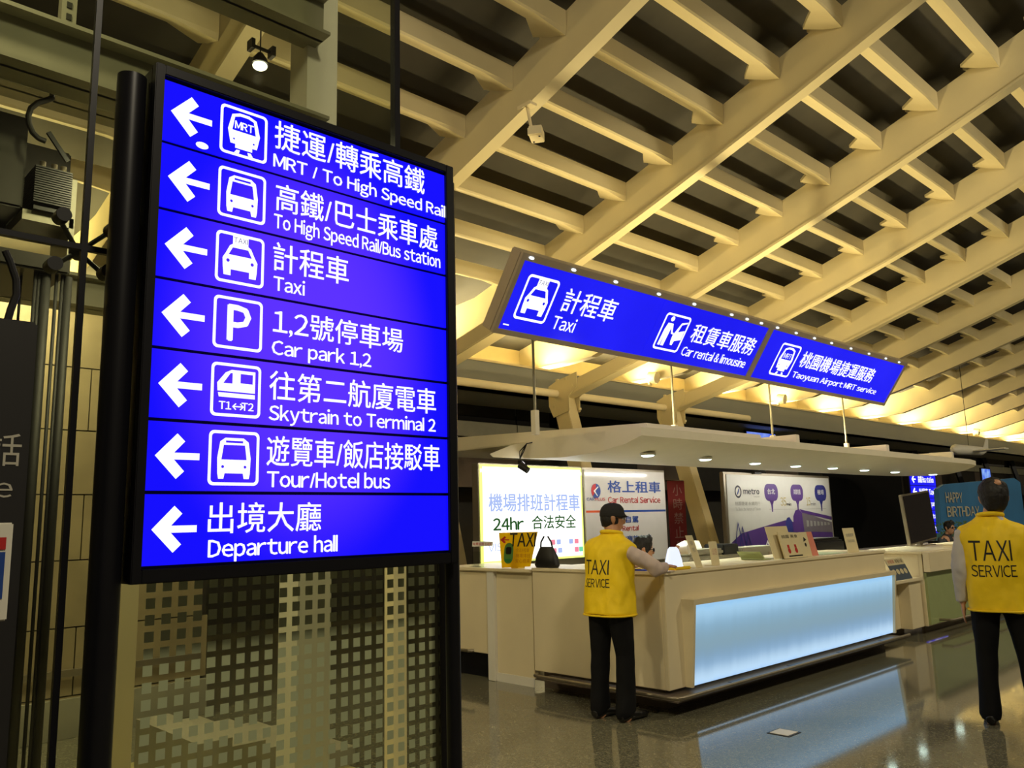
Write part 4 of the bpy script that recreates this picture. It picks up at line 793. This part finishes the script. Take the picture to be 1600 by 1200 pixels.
# ============================================================ PEOPLE
M_skin = mat('skin', (190, 140, 106), .5, vary=.05, scale=20); M_hair = mat('black_hair', (22, 19, 18), .6, vary=.3, scale=60, bump=.4)
M_vest = mat('yellow_vest_cloth', (250, 212, 14), .65, vary=.06, scale=9, bump=.6); M_shirt = mat('pale_pink_shirt', (206, 186, 178), .7, vary=.05, scale=9, bump=.5)
M_shirt2 = mat('grey_white_shirt', (196, 192, 190), .7, vary=.05, scale=9, bump=.5); M_trs = mat('black_trousers', (13, 13, 15), .8, vary=.2, scale=10, bump=.4, spec=.2); M_shoe = mat('black_shoe', (14, 13, 13), .35)
def loft(b, secs, n=20):
    """secs: (centre, half-width along y/side, half-depth along x/front, side vector or None)"""
    pts = [Vector(s[0]) for s in secs]; base = len(b.v); 
    for i, s in enumerate(secs):
        d = (pts[min(i + 1, len(pts) - 1)] - pts[max(i - 1, 0)]).normalized(); side = Vector(s[3]) if len(s) > 3 else Vector((0, 1, 0))
        side = (side - d * side.dot(d)).normalized(); fr = side.cross(d).normalized(); e = s[4] if len(s) > 4 else 1.0
        for k in range(n):
            c, si = math.cos(2 * PI * k / n), math.sin(2 * PI * k / n)
            c = math.copysign(abs(c) ** e, c); si = math.copysign(abs(si) ** e, si)
            b.v.append(pts[i] + side * c * s[1] + fr * si * s[2])
    m = len(secs)
    for i in range(m - 1):
        for k in range(n): b.f.append((base + i * n + k, base + i * n + (k + 1) % n, base + (i + 1) * n + (k + 1) % n, base + (i + 1) * n + k))
    b.f += [tuple(range(base, base + n))[::-1], tuple(range(base + (m - 1) * n, base + m * n))]; return b
def remesh(name, b, voxel, smooth, m, parent, T, noise=0, seed=0, freq=9):
    me = bpy.data.meshes.new(name); me.from_pydata(b.v, [], b.f); bm = bmesh.new(); bm.from_mesh(me); bmesh.ops.recalc_face_normals(bm, faces=bm.faces); bm.to_mesh(me); bm.free()
    t = bpy.data.objects.new('tmp', me); COL.objects.link(t)
    r = t.modifiers.new('r', 'REMESH'); r.mode = 'VOXEL'; r.voxel_size = voxel; s = t.modifiers.new('s', 'SMOOTH'); s.iterations = smooth; s.factor = .6
    dg = DG(); dg.update(); out = bpy.data.meshes.new_from_object(t.evaluated_get(dg)); bpy.data.objects.remove(t)
    from mathutils import noise as NZ
    if noise:
        nv = [v.normal.copy() for v in out.vertices]
        for v, nn_ in zip(out.vertices, nv):
            q = v.co * freq; q.z *= .55; q += Vector((seed, seed * .7, 0)); h = NZ.noise(q) + .5 * NZ.noise(q * 2.1); v.co += nn_ * h * noise
    off = wl(parent)
    for v in out.vertices: v.co = T @ v.co - off
    for p in out.polygons: p.use_smooth = True
    out.materials.clear(); out.materials.append(m); out.name = name
    o = bpy.data.objects.new(name, out); COL.objects.link(o); o.parent = parent; BASE[o.name] = off; return o
def arm(b, sh, el, wr, r=(.05, .042, .036, .026)):
    sh, el, wr = map(Vector, (sh, el, wr)); ax = (el - sh).cross(wr - el); ax = ax.normalized() if ax.length > 1e-4 else Vector((1, 0, 0))
    m1 = sh.lerp(el, .5); m2 = el.lerp(wr, .4)
    loft(b, [(sh, r[0], r[0], ax), (m1, r[0] * .95, r[0] * .95, ax), (el, r[1], r[1], ax), (m2, r[2] * 1.05, r[2] * 1.05, ax), (wr, r[3], r[3] * .9, ax)], 16)
def hand(b, wr, d, up, curl=.5, side=1):
    """palm + five fingers; d finger direction, up = back of hand"""
    wr = Vector(wr); d = Vector(d).normalized(); up = Vector(up); up = (up - d * up.dot(d)).normalized(); s = d.cross(up) * side
    loft(b, [(wr, .024, .017, s), (wr + d * .04, .038, .015, s), (wr + d * .085, .040, .013, s)], 14)
    for k, L in enumerate((.066, .076, .070, .054)):
        p = wr + d * .080 + s * (.030 - .020 * k); q = p; dd = d.copy(); secs = [(p - d * .02, .0085, .0085, s)]
        for j, f in enumerate((.45, .32, .23)):
            q = q + dd * L * f; secs.append((q, .0082 - .0008 * j, .0082 - .0008 * j, s)); dd = (dd - up * curl * (.5 + .4 * j)).normalized()
        loft(b, secs, 8)
    p = wr + d * .02 + s * .028; t1 = (d * .6 + s * .8 - up * .2).normalized(); t2 = (d * .9 + s * .2 - up * .3).normalized()
    loft(b, [(p - s * .012, .012, .012, up), (p + t1 * .032, .0105, .0105, up), (p + t1 * .032 + t2 * .030, .0085, .0085, up)], 8)
HS = [1.0]
def hl(b, secs, n=20): return loft(b, [(q[0], q[1] * HS[0], q[2] * HS[0]) + tuple(q[3:]) for q in secs], n)
def head(b, c, fwd, H_=.235):
    c = Vector(c); f = Vector(fwd).normalized(); s = Vector((0, 0, 1)).cross(f).normalized(); u = f.cross(s); k_ = HS[0]
    def P(a, l, h): return c + (f * a + s * l + u * h) * k_
    secs = []
    for h, w_, dfr, dbk in ((-.118, .030, .060, -.01), (-.10, .045, .078, .02), (-.075, .056, .084, .055), (-.04, .066, .086, .082), (0, .073, .088, .094), (.04, .075, .088, .098), (.075, .068, .078, .09), (.10, .050, .055, .07), (.116, .025, .03, .04)):
        secs.append((P((dfr - dbk) / 2, 0, h), w_, (dfr + dbk) / 2, s))
    hl(b, secs, 24)
    hl(b, [(P(.078, 0, .02), .010, .008, s), (P(.098, 0, -.015), .014, .014, s), (P(.098, 0, -.028), .016, .010, s), (P(.08, 0, -.035), .012, .006, s)], 10)   # nose
    hl(b, [(P(.078, 0, -.055), .024, .010, s), (P(.086, 0, -.06), .020, .006, s), (P(.078, 0, -.068), .022, .008, s)], 10)                                  # lips
    for sg in (1, -1):
        hl(b, [(P(-.008, sg * .070, -.035), .010, .008, f), (P(-.012, sg * .082, -.01), .018, .008, f), (P(-.015, sg * .084, .015), .020, .008, f), (P(-.01, sg * .074, .03), .012, .006, f)], 10)
    return P
def person(name_label, loc, rot, scale, pose, clothes, hairstyle, look=(1, 0, 0), cat='person', hs=1.0):
    HS[0] = hs
    t = thing('person', loc, name_label, cat); T = Matrix.Translation(loc) @ Matrix.Rotation(rot, 4, 'Z') @ Matrix.Scale(scale, 4)
    p = pose; pel = Vector(p['pelvis']); ch = Vector(p['chest']); nk = Vector(p['neck']); hd = Vector(p['head'])
    b = MB(); up = (nk - pel)
    loft(b, [(pel - Vector((0, 0, .10)), .10, .08), (pel, .155, .105), (pel.lerp(ch, .45), .135, .095), (ch, .165, .115), (ch.lerp(nk, .55), .17, .095), (ch.lerp(nk, .85), .10, .07), (nk, .055, .055), (nk.lerp(hd, .55), .052, .055)], 20)
    P = head(b, hd, look)
    for sd in ('L', 'R'):
        a = p['arm' + sd]; arm(b, *a[:3]); hand(b, a[2], a[3], a[4], a[5], a[6])
        l = p['leg' + sd]; h_, k_, an = map(Vector, l[:3])
        loft(b, [(h_, .085, .09), (h_.lerp(k_, .4), .078, .085), (k_, .052, .055), (k_.lerp(an, .35), .052, .057), (an, .036, .038)], 16)
        loft(b, [(an + Vector((-.03, 0, .0)), .03, .03), (an + Vector((-.0, 0, -.05)), .036, .045), (an + Vector((.02, 0, -.07)), .038, .06)], 12)
    remesh('body', b, .0065, 3, M_skin, t, T)
    # eyes, brows
    for sg in (1, -1):
        q = MB().ball(P(.073, sg * .031, .008), .0125, 12); q.v = [T @ v for v in q.v]; put('eye', q, M_wht_ink, t)
        q = MB().ball(P(.083, sg * .031, .008), .005, 8); q.v = [T @ v for v in q.v]; put('pupil', q, M_ink, t)
    # trousers
    b = MB(); loft(b, [(pel + Vector((0, 0, .10)), .160, .120, (0, 1, 0), .85), (pel, .178, .135, (0, 1, 0), .85), (pel - Vector((0, 0, .09)), .175, .130, (0, 1, 0), .9), (pel - Vector((0, 0, .13)), .12, .10, (0, 1, 0), .9)])
    for sd in ('L', 'R'):
        h_, k_, an = map(Vector, p['leg' + sd][:3]); loft(b, [(h_ + Vector((0, 0, .03)), .10, .115), (h_.lerp(k_, .35), .098, .105), (k_, .072, .078), (k_.lerp(an, .5), .069, .078), (an + Vector((-.005, 0, -.025)), .074, .090), (an + Vector((.0, 0, -.036)), .072, .092)], 18)
    remesh('trousers', b, .012, 6, M_trs, t, T, .007, 3)
    for sd in ('L', 'R'):
        an = Vector(p['leg' + sd][2]); b = MB(); z = an.z - .092 + .001
        gz = 0
        loft(b, [((an.x - .085, an.y, gz + .035), .034, .032, (0, 1, 0)), ((an.x - .05, an.y, gz + .048), .042, .046, (0, 1, 0)), ((an.x + .02, an.y, gz + .048), .044, .046, (0, 1, 0)), ((an.x + .12, an.y, gz + .038), .056, .036, (0, 1, 0)), ((an.x + .195, an.y, gz + .030), .052, .028, (0, 1, 0)), ((an.x + .24, an.y, gz + .024), .03, .02, (0, 1, 0))], 16)
        remesh('shoe', b, .008, 3, M_shoe, t, T)
    # shirt: torso core, sleeves, cuffs
    b = MB(); loft(b, [(pel + Vector((0, 0, .06)), .158, .115), (pel.lerp(ch, .5), .152, .112), (ch, .178, .128), (ch.lerp(nk, .55), .175, .10), (ch.lerp(nk, .86), .09, .075), (nk + (hd - nk) * .12, .064, .064)])
    for sd in ('L', 'R'):
        a = p['arm' + sd]; s0, e0, w0 = map(Vector, a[:3]); cuff = e0.lerp(w0, .93)
        ax = (e0 - s0).cross(w0 - e0); ax = ax.normalized() if ax.length > 1e-4 else Vector((1, 0, 0))
        loft(b, [(s0.lerp(ch, .3), .06, .065, ax), (s0 + Vector((0, 0, -.015)), .068, .066, ax), (s0.lerp(e0, .5), .066, .064, ax), (e0, .060, .056, ax), (e0.lerp(w0, .45), .052, .050, ax), (cuff, .042, .040, ax)], 18)
    remesh('shirt', b, .011, 5, clothes['shirt'], t, T, .015, 11, 13)
    if clothes.get('vest'):
        b = MB(); y = Vector((0, 1, 0)); lo = pel + Vector((0, 0, clothes['hem']))
        loft(b, [(lo, .212, .166, y, .8), (lo.lerp(ch, .25), .208, .164, y, .8), (lo.lerp(ch, .6), .202, .156, y, .8), (ch, .215, .150, y, .8), (ch.lerp(nk, .35), .236, .135, y, .82), (ch.lerp(nk, .60), .228, .115, y, .85), (ch.lerp(nk, .78), .165, .10, y, .9), (ch.lerp(nk, .88), .12, .09, y, .95), (nk + Vector((0, 0, .01)), .076, .075, y)], 28)
        vest = remesh('vest', b, .011, 6, M_vest, t, T, .014, 5, 9)
        b = MB(); dn = (hd - nk).normalized(); N = 24; ring = []
        for k in range(N + 1):
            a_ = 2 * PI * k / N; ring.append(nk + Vector((0, 0, .012)) + Vector((math.cos(a_) * .078 - .004, math.sin(a_) * .080, .012 * -math.cos(a_))))
        b.tube([T @ r for r in ring], .016 * scale, 10, cap=False); put('collar', b, M_vest, vest)
        b = MB(); ring = [lo + Vector((math.copysign(abs(math.cos(2 * PI * k / 36)) ** .8, math.cos(2 * PI * k / 36)) * .168, math.copysign(abs(math.sin(2 * PI * k / 36)) ** .8, math.sin(2 * PI * k / 36)) * .214, .012)) for k in range(37)]
        b.tube([T @ r for r in ring], .007 * scale, 8, cap=False); put('hem_seam', b, M_vest, vest)
        # lettering pressed onto the back of the vest
        bvh = BVHTree.FromPolygons([T.inverted() @ (v.co + wl(t)) for v in vest.data.vertices], [tuple(q.vertices) for q in vest.data.polygons])
        for s_, (y0, y1, z0, z1), wt in (('TAXI', clothes['t1'], .0), ('SERVICE', clothes['t2'], .0)):
            vs, fs = text_raw(s_, wt); bm = bmesh.new(); bvv = [bm.verts.new(v) for v in vs]
            for f in fs:
                try: bm.faces.new([bvv[i] for i in f])
                except ValueError: pass
            bmesh.ops.triangulate(bm, faces=bm.faces); 
            for _ in range(4):
                le = [e for e in bm.edges if e.calc_length() > .12]
                if le: bmesh.ops.subdivide_edges(bm, edges=le, cuts=1); bmesh.ops.triangulate(bm, faces=bm.faces)
            xs = [v.co.x for v in bm.verts]; yy = [v.co.y for v in bm.verts]; X0, X1, Y0, Y1 = min(xs), max(xs), min(yy), max(yy)
            for v in bm.verts:
                ly = y0 + (v.co.x - X0) / (X1 - X0) * (y1 - y0); lz = z0 + (v.co.y - Y0) / (Y1 - Y0) * (z1 - z0)
                hit = bvh.ray_cast(Vector((-1, ly, lz)), Vector((1, 0, 0)))[0]; lx = hit.x if hit else -.15
                v.co = T @ Vector((lx - .0025, ly, lz)) - wl(t)
            me = bpy.data.meshes.new('lettering'); bm.to_mesh(me); bm.free(); me.materials.append(M_ink); o = bpy.data.objects.new('lettering', me); COL.objects.link(o); o.parent = vest; BASE[o.name] = wl(t)
    # hair
    b = MB(); f = Vector(look).normalized(); s = Vector((0, 0, 1)).cross(f).normalized()
    if hairstyle == 'cap':
        hl(b, [(P(-.03, 0, -.075), .050, .055, s), (P(-.02, 0, -.03), .077, .082, s), (P(-.012, 0, .02), .082, .092, s)], 20); remesh('hair', b, .008, 3, M_hair, t, T, .003, 2, 40)
        b = MB(); hl(b, [(P(-.004, 0, .012), .086, .103, s), (P(-.004, 0, .05), .088, .104, s), (P(-.004, 0, .09), .078, .092, s), (P(-.006, 0, .118), .055, .066, s), (P(-.006, 0, .13), .02, .025, s)], 24)
        hl(b, [(P(.07, 0, .03), .070, .012, s), (P(.105, 0, .028), .055, .008, s), (P(.125, 0, .022), .035, .006, s)], 16)
        remesh('cap', b, .008, 3, mat('dark_cap_cloth', (30, 28, 30), .8), t, T, .002, 4, 20)
        b = MB().tube([T @ P(.085, .062, .005), T @ P(.0, .078, .008)], .0025 * scale, 6).tube([T @ P(.085, -.062, .005), T @ P(.0, -.078, .008)], .0025 * scale, 6)
        for sg in (1, -1): b.tube([T @ P(.100, sg * .034 + .022 * math.cos(k * PI / 8), .004 + .016 * math.sin(k * PI / 8)) for k in range(17)], .002 * scale, 6, cap=False)
        put('glasses', b, M_dark, t)
    elif hairstyle == 'bald':
        hl(b, [(P(-.035, 0, -.085), .048, .05, s), (P(-.030, 0, -.05), .070, .070, s), (P(-.022, 0, 0), .088, .092, s), (P(-.016, 0, .045), .092, .094, s), (P(-.012, 0, .082), .084, .086, s), (P(.008, 0, .112), .055, .055, s)], 20)
        remesh('hair', b, .008, 2, M_hair, t, T, .004, 2, 40)
        b = MB().ball((0, 0, 0), 1, 20, (.062, .052, .036)); b.v = [T @ (P(-.045, -.012, .094) + f * v.x + s * v.y + Vector((0, 0, v.z))) for v in b.v]; put('bald_crown', b, M_skin, t)
    else:
        hl(b, [(P(-.035, 0, -.06), .055, .055, s), (P(-.025, 0, -.02), .080, .082, s), (P(-.014, 0, .03), .086, .094, s), (P(-.002, 0, .08), .080, .095, s), (P(.0, 0, .118), .055, .07, s), (P(0, 0, .132), .03, .03, s)], 20)
        hl(b, [(P(.06, 0, .07), .066, .022, s), (P(.065, 0, .10), .055, .03, s), (P(.03, 0, .125), .04, .04, s)], 14)
        remesh('hair', b, .008, 2, M_hair, t, T, .006, 2, 30)
        b = MB()
        for sg in (1, -1): b.ball(P(.095, sg * .034, .004), .024, 12, (.35, 1, .8))
        b.v = [T @ v for v in b.v]; b.tube([T @ P(.095, .05, .008), T @ P(.0, .08, .012)], .003, 6).tube([T @ P(.095, -.05, .008), T @ P(.0, -.08, .012)], .003, 6).tube([T @ P(.098, -.02, .006), T @ P(.098, .02, .006)], .003, 6); put('glasses', b, M_black, t)
    return t, T
legs = dict(legL=((0, .09, .88), (.02, .105, .48), (-.01, .11, .09)), legR=((0, -.09, .88), (.02, -.10, .48), (0, -.105, .09)))
# capped man leaning at the counter end (his right arm forward on the counter)
p1 = dict(pelvis=(.0, 0, .93), chest=(.04, .01, 1.22), neck=(.065, .0, 1.40), head=(.10, .015, 1.52),
          armR=((.04, -.185, 1.275), (.20, -.33, 1.12), (.42, -.25, 1.135), (1, .15, -.05), (0, 0, 1), .3, 1), armL=((.04, .185, 1.275), (.18, .25, 1.08), (.42, .14, 1.12), (1, -.2, 0), (0, 0, 1), .3, -1),
          legL=((0, .09, .88), (-.02, .10, .48), (-.04, .10, .09)), legR=((0, -.09, .88), (.03, -.11, .48), (-.01, -.13, .09)))
person('person in dark cap and yellow taxi vest leaning on the counter, back to us', (5.13, 4.30, 0), math.radians(0), .99, p1,
       dict(shirt=M_shirt, vest=1, hem=-.16, t1=(.15, -.10, 1.095, 1.205), t2=(.14, -.105, .995, 1.062)), 'cap', look=(.9, -.7, -.08))
# bald-crowned man standing on the right
p2 = dict(pelvis=(.0, 0, .97), chest=(.0, 0, 1.27), neck=(.015, .0, 1.475), head=(.03, -.035, 1.61),
          armL=((0, .19, 1.36), (-.02, .245, 1.09), (.04, .245, .84), (.1, 0, -1), (0, 1, 0), .35, 1), armR=((0, -.19, 1.36), (.02, -.245, 1.10), (.12, -.24, .88), (.2, 0, -1), (0, -1, 0), .35, -1),
          legL=((0, .095, .92), (.01, .125, .50), (-.02, .145, .09)), legR=((0, -.095, .92), (.01, -.13, .50), (-.02, -.165, .09)))
person('person with thinning dark hair and yellow taxi vest standing at the right edge', (6.80, 2.03, 0), math.radians(18), .985, p2,
       dict(shirt=M_shirt2, vest=1, hem=-.18, t1=(.165, -.105, 1.160, 1.305), t2=(.165, -.125, 1.045, 1.130)), 'bald', look=(1, .15, 0), hs=1.13)
# seated man behind the counter holding a white cup
p3 = dict(pelvis=(.0, 0, .56), chest=(.05, 0, .85), neck=(.09, .0, 1.03), head=(.14, 0, 1.16),
          armR=((.08, -.19, .96), (.26, -.22, .90), (.40, -.08, 1.085), (.6, .3, .7), (.3, -.9, .2), .55, 1), armL=((.08, .19, .96), (.24, .26, .80), (.40, .16, .86), (1, -.3, 0), (0, 0, 1), .4, -1),
          legL=((.05, .09, .52), (.44, .11, .50), (.42, .12, .09)), legR=((.05, -.09, .52), (.44, -.11, .50), (.42, -.12, .09)))
person('person with dark hair and glasses seated behind the counter, white cup at the face', (6.30, 5.02, .05), math.radians(-42), 1.0, p3, dict(shirt=mat('olive_shirt', (110, 110, 90), .7)), 'full', look=(1, 0, -.05))
cup = thing('paper_cup', (6.5, 4.75, 1.2), 'round white cup held up by the seated man in glasses', 'cup')
Rp = Matrix.Translation((6.30, 5.02, .05)) @ Matrix.Rotation(math.radians(-42), 4, 'Z')
q = MB().tube([Rp @ Vector((.44, .02, 1.14)), Rp @ Vector((.50, -.03, 1.15)), Rp @ Vector((.55, -.07, 1.155))], [.032, .040, .042], 20); put('cup', q, M_white, cup); put('lid', MB().tube([Rp @ Vector((.55, -.07, 1.155)), Rp @ Vector((.558, -.076, 1.156))], .045, 20), M_white, cup)
# clerk far behind the green counter
p4 = dict(p3, armR=((.08, -.19, .96), (.2, -.25, .74), (.42, -.12, .82), (1, .2, 0), (0, 0, 1), .4, 1)); person('small far person with black hair seated behind the far counter, left of the bald man', (17.05, 5.93, .03), math.radians(-110), 1.0, p4, dict(shirt=mat('dark_jacket', (40, 40, 46), .7)), 'full', look=(1, 0, 0))
